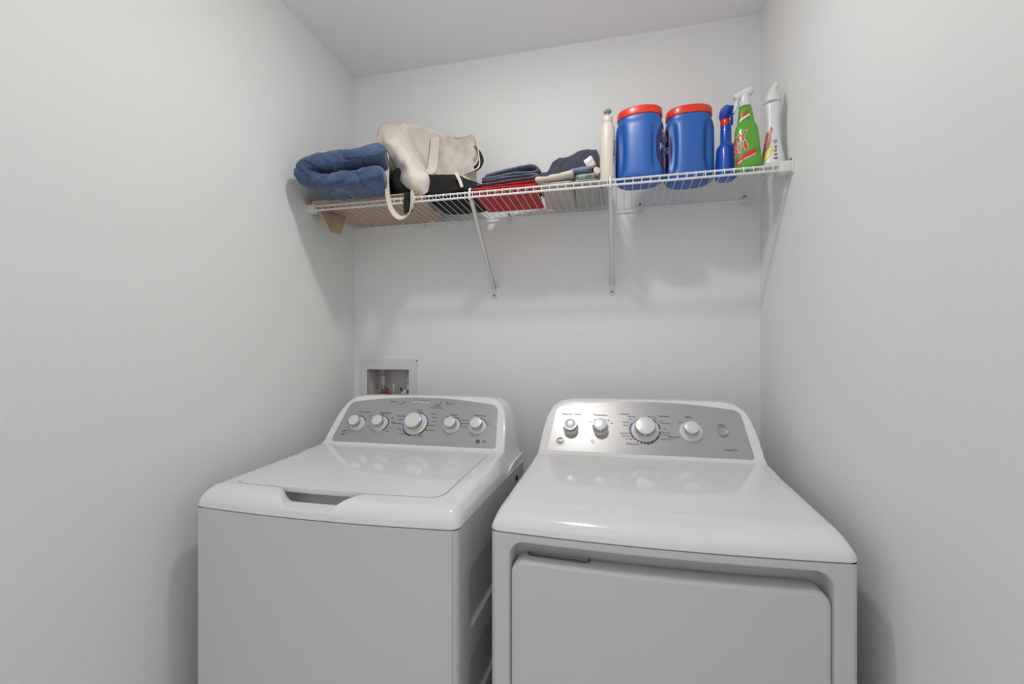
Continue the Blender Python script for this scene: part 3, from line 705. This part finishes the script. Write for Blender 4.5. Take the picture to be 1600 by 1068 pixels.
INNER = [[(-0.807, 1.56, 2.14), (-0.796, 1.57, 2.154), (-0.785, 1.58, 2.153)], [(-0.761, 1.51, 2.066), (-0.76, 1.55, 2.08), (-0.764, 1.59, 2.089)], [(-0.719, 1.47, 1.995), (-0.725, 1.54, 2.015), (-0.735, 1.6, 2.035)], [(-0.68, 1.46, 1.938), (-0.695, 1.53, 1.961), (-0.709, 1.59, 1.982)], [(-0.64, 1.455, 1.903), (-0.663, 1.52, 1.927), (-0.682, 1.58, 1.942)], [(-0.627, 1.475, 1.899), (-0.641, 1.52, 1.906), (-0.652, 1.57, 1.917)]]
RIGHT = [[(-0.523, 1.585, 2.086), (-0.511, 1.57, 2.064), (-0.5, 1.55, 2.037)], [(-0.514, 1.58, 2.029), (-0.498, 1.545, 2.005), (-0.477, 1.5, 1.972)], [(-0.505, 1.56, 1.978), (-0.492, 1.52, 1.951), (-0.466, 1.465, 1.908)], [(-0.504, 1.54, 1.913), (-0.505, 1.5, 1.902), (-0.522, 1.47, 1.892)], [(-0.499, 1.54, 1.896), (-0.493, 1.5, 1.876), (-0.512, 1.468, 1.87)], [(-0.499, 1.54, 1.874), (-0.484, 1.5, 1.858), (-0.478, 1.475, 1.859)]]
BLK = [[(-0.667, 1.48, 1.907), (-0.627, 1.475, 1.903), (-0.585, 1.47, 1.897), (-0.543, 1.465, 1.892), (-0.506, 1.465, 1.873), (-0.456, 1.47, 1.853)], [(-0.658, 1.46, 1.863), (-0.616, 1.45, 1.856), (-0.575, 1.445, 1.852), (-0.534, 1.44, 1.845), (-0.495, 1.445, 1.841), (-0.455, 1.46, 1.836)], [(-0.658, 1.46, 1.832), (-0.616, 1.45, 1.827), (-0.572, 1.445, 1.828), (-0.532, 1.44, 1.827), (-0.493, 1.445, 1.828), (-0.457, 1.46, 1.83)]]
SIN = [[(-0.689, 1.62, 2.11), (-0.689, 1.615, 2.068), (-0.679, 1.58, 2.009), (-0.658, 1.52, 1.949), (-0.644, 1.47, 1.907)]]
SFR = [[(-0.815, 1.47, 2.019), (-0.789, 1.43, 1.97), (-0.774, 1.405, 1.922), (-0.771, 1.4, 1.872), (-0.766, 1.395, 1.827), (-0.753, 1.388, 1.78), (-0.735, 1.385, 1.75), (-0.713, 1.383, 1.733), (-0.693, 1.385, 1.737), (-0.678, 1.388, 1.753), (-0.673, 1.39, 1.779), (-0.676, 1.4, 1.808), (-0.687, 1.43, 1.837)]]
SBK = [[(-0.711, 1.44, 1.847), (-0.694, 1.405, 1.811), (-0.693, 1.398, 1.783), (-0.687, 1.392, 1.751)]]
SRT = [[(-0.501, 1.54, 2.015), (-0.481, 1.52, 1.986), (-0.467, 1.5, 1.951), (-0.469, 1.475, 1.919), (-0.481, 1.465, 1.905)]]
STAB = [[(-0.535, 1.432, 1.885), (-0.519, 1.425, 1.857), (-0.509, 1.42, 1.831)]]
FLAP = [[(-0.932, 1.62, 2.092), (-0.86, 1.6, 2.045)], [(-0.915, 1.62, 2.045), (-0.844, 1.6, 1.999)]]
tb = tag(thing('tote_bag', (0,0,0)), 'slumped cream canvas tote bag with a black base, open to the front', 'bag')
patch('rear_wall', REAR, 'canvas', tb, 8, .003, .009, 1)
patch('front_wall', LEFT, 'canvas', tb, 10, .003, .010, 2)
patch('inner_lining', INNER, 'canvas', tb, 8, .003, .004, 3)
patch('side_wall', RIGHT, 'canvas', tb, 8, .003, .004, 4)
def bagbase():
    V = []; F = []; nu, nv = 48, 16
    x0, x1, y0, y1 = -.668, -.478, 1.440, 1.665
    for j in range(nv+1):
        v = j/nv
        for i in range(nu):
            a = 2*PI*i/nu; ca, sa = math.cos(a), math.sin(a)
            r = 1 if v > .15 else .9+.1*math.sqrt(1-(1-v/.15)**2)
            px = (x0+x1)/2+(x1-x0)/2*math.copysign(abs(ca)**.45, ca)*r; py = (y0+y1)/2+(y1-y0)/2*math.copysign(abs(sa)**.45, sa)*r
            top = 1.900-.26*(px-x0)+ .010*noise3((px,py,0), 20)+.015*sstep(1.55,1.66,py)
            z = 1.8185+(top-1.8185)*v
            f = .005*noise3((px,py,z), 22, 4)*(v>.1)
            V.append((px+ca*f, py+sa*f, z))
    for j in range(nv):
        for i in range(nu): F.append((j*nu+i, j*nu+(i+1)%nu, (j+1)*nu+(i+1)%nu, (j+1)*nu+i))
    F.append(tuple(range(nu))[::-1]); F.append(tuple(nv*nu+i for i in range(nu)))
    return mesh_obj('black_base', V, F, 'blackcloth', tb, True, 60)
bagbase()
patch('base_front', BLK, 'blackcloth', tb, 8, .003, .006, 6)
ribbon('inner_strap', SIN[0], .036, 'canvas', tb, (1,0,0))
ribbon('strap_edge', [(p[0]-.017,p[1]+.004,p[2]) for p in SIN[0]], .010, 'blackcloth', tb, (1,0,0))
ribbon('hanging_strap', SFR[0], .024, 'canvas', tb, (.25,1,0), wds=[(.15,1,0)]*5+[(.25,1,.1),(.2,.8,.5),(0,.7,.7),(-.1,.8,.6),(-.2,1,.2),(-.1,1,0),(0,1,0),(0,1,0)])
ribbon('black_strap_face', SBK[0], .030, 'blackcloth', tb, (1,0,0))
ribbon('side_strap', SRT[0], .020, 'blackcloth', tb, (.5,1,0))
ribbon('loose_strap', [(-.672,1.443,1.8185),(-.690,1.50,1.8175),(-.722,1.60,1.8175)], .028, 'canvas', tb, (1,0,0))
ribbon('strap_tab', STAB[0], .010, 'canvas', tb, (1,0,0))
# rolled rim along the opening
bm = bmesh.new(); tube(bm, catmull([r[-1] for r in LEFT], 8), .0028, 8); bm_obj('rim_seam', bm, 'canvas', tb)
bm = bmesh.new(); tube(bm, catmull(REAR[0], 8), .0028, 8); bm_obj('rim_seam', bm, 'canvas', tb)

# red cloth and slate towels
r0 = slab('folded_cloth', [(-.488,1.428),(-.258,1.428),(-.275,1.655),(-.490,1.655)], 1.8145, 1.8275, 'red', wr=.0015, seed=2, round_=.006, tilt=.0)
tag(r0, 'bright red folded cloth lying flat on the shelf wires under slate blue towels', 'cloth')
r1 = slab('folded_cloth', [(-.478,1.440),(-.262,1.434),(-.280,1.64),(-.480,1.64)], 1.829, 1.8385, 'red', wr=.002, seed=5, round_=.005, tilt=.008)
tag(r1, 'thin red folded cloth between the bright red cloth and the slate towels', 'cloth')
for k, (c_, h_, y0, y1, lb) in enumerate([
  ([(-.472,1.846),(-.40,1.849),(-.34,1.853),(-.285,1.855),(-.263,1.859),(-.280,1.8645),(-.34,1.864),(-.455,1.858)], .0040, 1.45, 1.63, 'slate blue towel folded in half directly on the red cloths'),
  ([(-.455,1.869),(-.40,1.872),(-.34,1.878),(-.280,1.875),(-.262,1.887),(-.292,1.899),(-.36,1.892),(-.445,1.878)], .0052, 1.46, 1.63, 'slate blue towel on top of the red cloths, looped fold to the right')]):
    o = fold_sweep('folded_towel', c_, h_, y0, y1, 'towel', wrinkle=.002, wscale=22, seed=11+k, ends=.03, nseg=8, nr=40, power=.5)
    tag(o, lb, 'towel', 'slate blue towels on the red cloth')
# light cloths
c0 = slab('folded_cloth', [(-.245,1.430),(-.145,1.430),(-.160,1.680),(-.268,1.670)], 1.8145, 1.8265, 'plaidbeige', wr=.0015, seed=8, round_=.006)
tag(c0, 'beige checked cloth lying on the shelf wires right of the red cloth', 'cloth')
c1 = slab('folded_cloth', [(-.142,1.430),(-.070,1.430),(-.055,1.665),(-.158,1.680)], 1.8145, 1.8265, 'plaidgreen', wr=.0015, seed=9, round_=.008)
tag(c1, 'pale green checked cloth lying on the shelf behind the pump bottle', 'cloth')
c2 = fold_sweep('rolled_towel', [(-.268,1.839),(-.235,1.839),(-.19,1.844),(-.145,1.851)], .0115, 1.428, 1.60, 'cream', wrinkle=.003, wscale=30, seed=14, ends=.12, nr=40)
tag(c2, 'cream towel rolled on top of the beige checked cloth', 'towel')
c3 = slab('folded_cloth', [(-.140,1.436),(-.078,1.440),(-.085,1.62),(-.145,1.62)], 1.8285, 1.847, 'green', wr=.003, seed=10, round_=.010, tilt=.004)
tag(c3, 'sage green cloth under the lavender roll beside the pump bottle', 'cloth')
c4 = fold_sweep('rolled_cloth', [(-.158,1.860),(-.125,1.862),(-.090,1.866)], .0095, 1.44, 1.60, 'lav', wrinkle=.002, wscale=30, seed=15, ends=.2, nr=40)
tag(c4, 'lavender rolled cloth at the right end of the cream towel', 'cloth')
c5 = fold_sweep('fabric_bundle', [(-.083,1.852),(-.074,1.852),(-.066,1.843)], .0125, 1.440, 1.49, 'cream', wrinkle=.003, wscale=40, seed=16, ends=.35, nr=32)
tag(c5, 'small pale cream cloth bundle against the pump bottle', 'cloth')
def pile():
    nx, ny = 90, 50; x0, x1, y0, y1 = -.270, -.062, 1.470, 1.66; V = []; N = 0
    xs = [-.270,-.240,-.218,-.205,-.19,-.165,-.14,-.10,-.062]; zs = [1.872,1.892,1.932,1.946,1.943,1.948,1.962,1.966,1.964]
    for j in range(ny+1):
        for i in range(nx+1):
            u, v = i/nx, j/ny; x = x0+(x1-x0)*u; y = y0+(y1-y0)*v
            top = float(np.interp(x, xs, zs)) - .055*max(0, 1-v/.5)**1.2*min(1, u*3)
            rg = 1.4*(abs(math.sin((x*1.0-(y-1.5)*.8)*115 + 3.0*noise3((x,y,0), 11)))**.7)-.8
            top += .014*rg*min(1, 4*min(u,1-u)) + .004*noise3((x,y,0), 30)
            d = min(min(u,1-u)*.2, min(v,1-v)*.185)/.02; h = math.sqrt(max(0, 1-(1-min(1,d))**2))
            base = 1.852+(.022*sstep(.45,.65,u) if u > .45 else 0)*1.0; 
            V.append((x, y, base+.004+(max(top, base+.008)-base)*h))
    N = len(V); V += [(p[0], p[1], min(p[2]-.002, 1.852+(.024*float(sstep(.45,.65,(p[0]-x0)/(x1-x0)))))) for p in V]
    F = []
    for j in range(ny):
        for i in range(nx):
            a = j*(nx+1)+i; F.append((a,a+1,a+nx+2,a+nx+1)); F.append((N+a,N+a+nx+1,N+a+nx+2,N+a+1))
    ring = [i for i in range(nx+1)] + [j*(nx+1)+nx for j in range(1,ny+1)] + [ny*(nx+1)+i for i in range(nx-1,-1,-1)] + [j*(nx+1) for j in range(ny-1,0,-1)]
    for k in range(len(ring)): a, b = ring[k], ring[(k+1)%len(ring)]; F.append((b,a,N+a,N+b))
    return mesh_obj('crumpled_garment', V, F, 'navy', None, True, 180)
tag(pile(), 'crumpled dark navy garment heaped on the cream towel', 'clothing')
tg = thing('paper_packet', (-.088, 1.462, 1.872), rz=-.3, ry=-.45); tag(tg, 'small beige paper packet leaning between the navy garment and the pump bottle', 'packet')
bm = bmesh.new(); box(bm, -.014,.014,-.008,.008,0,.034,.002); bm_obj('packet_body', bm, 'cream', tg, True, 30)
bm = bmesh.new(); box(bm, -.013,.013,-.0086,-.0078,.020,.032); bm_obj('packet_label', bm, 'ptwhite', tg, False)

# ---------------------------------------------------------------- bottles
def wrap_text(par, body, size, surf, a0, z0, m, rot=0, name='lettering', bold=.02, off=.0008, shear=0, al='CENTER'):
    """flat print bent over a surface: surf(angle, z) -> point; text x runs along the angle"""
    vs, fs = text_mesh(body, size, al, bold=size*bold)
    c_, s_ = math.cos(rot), math.sin(rot); V = []
    for v in vs:
        x, y = v.x+shear*v.y, v.y; x, y = x*c_-y*s_, x*s_+y*c_
        V.append(surf(a0, x, z0+y, off))
    return mesh_obj(name, V, fs, m, par, False)
def closed(prof, sx, sy, n=48, pw=1.0, dent=None, twist=None):
    """super-elliptic lathe; dent(a, z)->radius factor"""
    bm = bmesh.new(); rings = []
    for r, z in prof:
        R = []
        for k in range(n):
            a = 2*PI*k/n; ca, sa = math.cos(a), math.sin(a); f = dent(a, z) if dent else 1
            R.append(bm.verts.new((r*sx*math.copysign(abs(ca)**pw, ca)*f, r*sy*math.copysign(abs(sa)**pw, sa)*f, z)))
        rings.append(R)
    for A, B in zip(rings, rings[1:]):
        for k in range(n): bm.faces.new((A[k], A[(k+1)%n], B[(k+1)%n], B[k]))
    bm.faces.new(rings[0][::-1]); bm.faces.new(rings[-1]); return bm
ZB = ZD+.0016
# cream pump bottle
pb = tag(thing('pump_bottle', (-.0405, 1.457, ZB), ry=0), 'slim cream lotion bottle with grey pump top, left of the blue tubs', 'bottle')
prof = [(.020,0),(.0232,.003),(.0240,.008),(.0240,.10),(.0236,.150),(.0215,.170),(.0170,.183),(.0145,.188)]
bm_obj('bottle_body', closed(prof, 1, 1, 40), 'lotion', pb, True, 50)
bm = bmesh.new(); lathe(bm, [(.0150,.1885),(.0155,.190),(.0155,.205),(.0145,.207),(.006,.208)], 28); bm_obj('collar', bm, 'lotion', pb, True, 40)
bm = bmesh.new(); lathe(bm, [(.0045,.208),(.0045,.219),(.009,.220),(.0125,.222),(.013,.227),(.010,.230)], 20); tube(bm, [(0,0,.225),(.002,-.012,.225),(.004,-.022,.222)], .0045, 8); bm_obj('pump_head', bm, 'pump', pb, True, 50)
cyls = lambda R: (lambda a0, x, z, off: Vector(((R+off)*math.cos(a0+x/R), (R+off)*math.sin(a0+x/R), z)))
wrap_text(pb, 'lotion', .022, cyls(.0240), math.radians(-25), .105, 'ptgrey', rot=-PI/2, name='label_lettering')
wrap_text(pb, 'daily care', .010, cyls(.0240), math.radians(-40), .075, 'ptgrey', rot=-PI/2, name='label_lettering')

# blue tubs with red lids
def tub(loc, rz, label, kind):
    t = tag(thing('detergent_tub', loc, rz), label, 'tub', 'blue detergent tubs on the shelf')
    prof = [(.058,0),(.0635,.003),(.0690,.009),(.0712,.018),(.0718,.04),(.0718,.11),(.0714,.150),(.0705,.170),(.0680,.184),(.0640,.192),(.0632,.196),(.0632,.204)]
    EX, PW = .72, .80
    prof = [(r*1.03, z*.985) for r, z in prof]
    # label faces local -y; two finger grips flank it
    def dent(a, z):
        zz = math.sin(PI*min(1, max(0, (z-.018)/.165)))**.6 if .018 < z < .183 else 0
        f = 1
        for c0 in [math.radians(q) for q in (-90-47, -90+47, 90-47, 90+47)]:
            d = (a-c0+PI) % (2*PI)-PI; f -= .19*zz*math.exp(-(d/.25)**2)
        d = (a+PI/2+PI) % (2*PI)-PI; f -= .02*zz*math.exp(-(d/.45)**4)
        return f
    pr = []
    for i in range(len(prof)-1):
        (r0, z0), (r1, z1) = prof[i], prof[i+1]; k = max(1, int((z1-z0)/.006))
        pr += [(r0+(r1-r0)*q/k, z0+(z1-z0)*q/k) for q in range(k)]
    pr.append(prof[-1])
    b = bm_obj('tub_body', closed(pr, EX, 1, 112, PW, dent), 'jar', t, True, 60)
    bm = bmesh.new(); bm.free(); bm = closed([(.0660,.2020),(.0684,.2030),(.0690,.2055),(.0690,.2195),(.0680,.2245),(.0650,.2272),(.057,.2277),(.055,.2265)], EX, 1, 72, .88); bm_obj('lid', bm, 'redcap', t, True, 30)
    R = lambda a, z: float(np.interp(z, [p[1] for p in prof], [p[0] for p in prof]))*dent(a, z)
    def surf(a0, x, z, off):
        a = a0+x/.060; ca, sa = math.cos(a), math.sin(a); r = R(a, z)
        return Vector(((r*EX*math.copysign(abs(ca)**PW, ca))*(1+off/.052), (r*math.copysign(abs(sa)**PW, sa))*(1+off/.071), z))
    # printed label
    V = []; F = []; nu, nv = 30, 36
    for j in range(nv+1):
        z = .026+(.176-.026)*j/nv; s = 2*j/nv-1; hw = .040*(1-abs(s)**3.2)**.5+.001
        for i in range(nu+1): V.append(surf(-PI/2, hw*(2*i/nu-1), z, .0005))
    for j in range(nv):
        for i in range(nu): a = j*(nu+1)+i; F.append((a,a+1,a+nu+2,a+nu+1))
    lb = mesh_obj('label', V, F, 'navylabel', t, True, 180)
    # target emblem and words
    for r_, m_, o_ in ((.027,'ptorange',.0009),(.023,'ptwhite',.0012),(.019,'ptpink',.0015)):
        V = [surf(-PI/2, 0, .138, o_)]+[surf(-PI/2, r_*math.cos(q*PI/16), .138+r_*.8*math.sin(q*PI/16), o_) for q in range(32)]
        mesh_obj('emblem_ring', V, [(0, 1+q, 1+(q+1)%32) for q in range(32)], m_, lb, False)
    wrap_text(lb, 'Tide', .030, surf, -PI/2, .138, 'ptlblue', name='brand_lettering', off=.002, bold=.03)
    wrap_text(lb, 'PODS', .026, surf, -PI/2, .098, 'ptlblue', name='label_lettering', off=.0012, bold=.03)
    wrap_text(lb, '3 in 1', .015, surf, -PI/2, .075, 'ptwhite', name='label_lettering', off=.0012)
    wrap_text(lb, '81 ct', .018, surf, -PI/2, .050, 'ptpink', name='label_lettering', off=.0012, bold=.03)
    return t
tub((.0575,1.493,ZB), math.radians(82), 'blue detergent tub with red lid next to the pump bottle, label turned right', 0)
tub((.2070,1.522,ZB), math.radians(-90), 'blue detergent tub with red lid next to the blue spray bottle, grip showing', 1)

# dark blue spray bottle
bs = tag(thing('spray_bottle', (.313, 1.510, ZB), rz=math.radians(20)), 'royal blue spray bottle with red collar between the tub and the green bottle', 'bottle')
prof = [(.025,0),(.0285,.004),(.0290,.018),(.0275,.055),(.0262,.088),(.0242,.099),(.0180,.106),(.0155,.112),(.0150,.145),(.0140,.162)]
bm_obj('bottle_body', closed(prof, .98, 1.05, 48, .80), 'jar2', bs, True, 50)
bm = bmesh.new(); lathe(bm, [(.0148,.1622),(.0156,.164),(.0156,.180),(.0148,.182)], 28, sy=1.1); bm_obj('collar', bm, 'redcap', bs, True, 30)
bm = bmesh.new()
prism(bm, [(-.034,.196),(-.034,.184),(-.024,.178),(-.014,.170),(.014,.170),(.020,.184),(.016,.202),(.004,.210),(-.018,.208)], lambda y,z: Vector((-.0125,y,z)), lambda y,z: Vector((.0125,y,z)))
bmesh.ops.bevel(bm, geom=bm.edges[:], offset=.003, segments=2, affect='EDGES')
for v_ in bm.verts: v_.co.z += .012
sp_ = bm_obj('spray_head', bm, 'jar2', bs, True, 40)
bm = bmesh.new(); tube(bm, catmull([(0,-.018,.190),(0,-.028,.180),(0,-.030,.167),(0,-.026,.154)],5), .003, 8, ry=.006); bm_obj('trigger', bm, 'jar2', bs)

# green stain remover spray
gs = tag(thing('spray_bottle', (.361, 1.450, ZB), rz=math.radians(-14), ry=math.radians(-2.5)), 'lime green stain remover spray bottle with white trigger head', 'bottle')
gprof = [(.82,0),(.95,.004),(1,.012),(.985,.04),(.94,.08),(.88,.112),(.80,.126),(.66,.136),(.60,.150),(.50,.178),(.42,.186)]
GX, GY = .0370, .0245
gr_ = [(.0352*r, z) for r, z in gprof]
bm_obj('bottle_body', closed(gr_, 1, .66, 56, .85), 'spgreen', gs, True, 50)
def gsurf(a0, x, z, off):
    r = float(np.interp(z, [p[1] for p in gr_], [p[0] for p in gr_])); a = a0+x/.033
    ca, sa = math.cos(a), math.sin(a); return Vector(((r+off)*math.copysign(abs(ca)**.85, ca), (r*.66+off)*math.copysign(abs(sa)**.85, sa), z))
def gband(name, pts, m, par, off=.0006, a0=-PI/2):
    """label patch: list of (z, x_left, x_right)"""
    V = []; F = []; n = 16
    for z, xl, xr in pts:
        for i in range(n+1): V.append(gsurf(a0, xl+(xr-xl)*i/n, z+.010*(i/n-.5)*0, off))
    for j in range(len(pts)-1):
        for i in range(n): a = j*(n+1)+i; F.append((a,a+1,a+n+2,a+n+1))
    return mesh_obj(name, V, F, m, par, True, 180)
def gslant(name, x0, x1, z0a, z0b, h, m, par, off=.0006):
    V = []; F = []; n = 20
    for j in range(3):
        for i in range(n+1):
            u = i/n; V.append(gsurf(-PI/2, x0+(x1-x0)*u, z0a+(z0b-z0a)*u+h*(j/2), off))
    for j in range(2):
        for i in range(n): a = j*(n+1)+i; F.append((a,a+1,a+n+2,a+n+1))
    return mesh_obj(name, V, F, m, par, True, 180)
gl = gslant('red_band', -.034, .020, .012, .037, .017, 'ptred', gs)
gslant('neck_band', -.026, .016, .146, .160, .003, 'ptred', gs)
gslant('neck_stripe', -.026, .016, .139, .154, .006, 'ptwhite', gs)
wrap_text(gs, 'SPRAY', .0345, gsurf, -PI/2+.05, .094, 'ptwhite', rot=.28, shear=.15, bold=.06, off=.0006, al='RIGHT')
wrap_text(gs, 'SPRAY', .0340, gsurf, -PI/2+.05, .094, 'ptred', rot=.28, shear=.15, bold=.025, off=.0012, al='RIGHT')
wrap_text(gs, "WASH", .0345, gsurf, -PI/2+.05, .066, 'ptwhite', rot=.28, shear=.15, bold=.06, off=.0006, al='RIGHT')
wrap_text(gs, "WASH", .0340, gsurf, -PI/2+.05, .066, 'ptred', rot=.28, shear=.15, bold=.025, off=.0012, al='RIGHT')
wrap_text(gs, 'resolve', .0135, gsurf, -PI/2-.15, .163, 'ptred', rot=.25, bold=.03)
wrap_text(gs, 'laundry', .0085, gsurf, -PI/2, .1465, 'ptteal', rot=.25, off=.0012)
wrap_text(gs, 'stain remover', .0085, gsurf, -PI/2-.1, .028, 'ptwhite', rot=.42, off=.0012)
bm = bmesh.new(); lathe(bm, [(.0155,.186),(.0165,.188),(.0165,.203),(.0150,.205)], 28); bm_obj('collar', bm, 'plastic', gs, True, 30)
bm = bmesh.new()
tube(bm, catmull([(.024,.004,.233),(.014,.003,.230),(0,0,.226),(-.014,-.004,.221),(-.026,-.008,.214)],5), [.006,.008,.0095,.0105,.0115,.012,.0125,.013,.013,.013,.013,.013,.0125,.012,.0115,.011,.0105,.010,.0095,.009,.0085][:21], 20, ry=None)
cyl(bm, (0,0,.203),(0,0,.222), .0135, .0125, 20)
bm_obj('spray_head', bm, 'plastic', gs, True, 60)
bm = bmesh.new(); tube(bm, catmull([(-.016,-.004,.214),(-.023,-.008,.202),(-.025,-.010,.188),(-.030,-.012,.174)],5), .0035, 8, ry=.0075); bm_obj('trigger', bm, 'clip', gs)

# white toilet-gel style bottle
wb = tag(thing('cleaner_bottle', (.4275, 1.456, ZB), rz=math.radians(-24)), 'white waisted cleaner bottle with colourful label against the right wall', 'bottle')
wp = [(.92,0),(1,.004),(1,.014),(.90,.035),(.74,.062),(.60,.090),(.54,.118),(.56,.145),(.63,.172),(.66,.186),(.62,.190)]
wr_ = [(.0315*r, z) for r, z in wp]
bm_obj('bottle_body', closed(wr_, 1, .72, 48, .85), 'wbottle', wb, True, 50)
bm = bmesh.new(); lathe(bm, [(.0215,.1902),(.0222,.192),(.0215,.204),(.0170,.212),(.012,.226),(.0095,.232)], 28); 
tube(bm, catmull([(0,0,.222),(.004,0,.232),(.010,0,.240)],4), .0085, 12)
bm_obj('cap', bm, 'clip', wb, True, 50)
def wsurf(a0, x, z, off):
    r = float(np.interp(z, [p[1] for p in wr_], [p[0] for p in wr_])); a = a0+x/.030
    ca, sa = math.cos(a), math.sin(a); return Vector(((r+off)*math.copysign(abs(ca)**.85, ca), (r*.72+off)*math.copysign(abs(sa)**.85, sa), z))
def wpatch(name, poly, m, off):
    bm = bmesh.new(); c_ = (sum(p[0] for p in poly)/len(poly), sum(p[1] for p in poly)/len(poly)); n = len(poly); rings = []
    for s in (.02,.35,.7,1): rings.append([bm.verts.new(wsurf(math.radians(-134), c_[0]+(p[0]-c_[0])*s, c_[1]+(p[1]-c_[1])*s, off)) for p in poly])
    for A, B in zip(rings, rings[1:]):
        for k in range(n): bm.faces.new((A[k],A[(k+1)%n],B[(k+1)%n],B[k]))
    return bm_obj(name, bm, m, wb, True, 180)
wpatch('label_patch', [(-.02,.030),(0,.022),(.014,.040),(.022,.075),(.020,.112),(.0,.105),(-.02,.08)], 'ptgrey', .0005)
wpatch('label_stripe', [(.004,.055),(.015,.070),(.024,.112),(.018,.120),(.010,.095)], 'ptred', .0010)
wpatch('label_stripe', [(.0,.016),(.016,.026),(.026,.052),(.022,.062),(.008,.048)], 'ptyellow', .0013)
wpatch('label_stripe', [(-.012,.055),(.0,.052),(.008,.095),(-.004,.105)], 'ptpink', .0010)
wrap_text(wb, '8  fl oz', .011, wsurf, math.radians(-72), .045, 'ink', rot=PI/2, bold=.03)
wrap_text(wb, 'Q', .013, wsurf, math.radians(-72), .072, 'ink', rot=PI/2, bold=.04)
wrap_text(wb, '0', .012, wsurf, math.radians(-72), .022, 'ink', rot=PI/2, bold=.05)
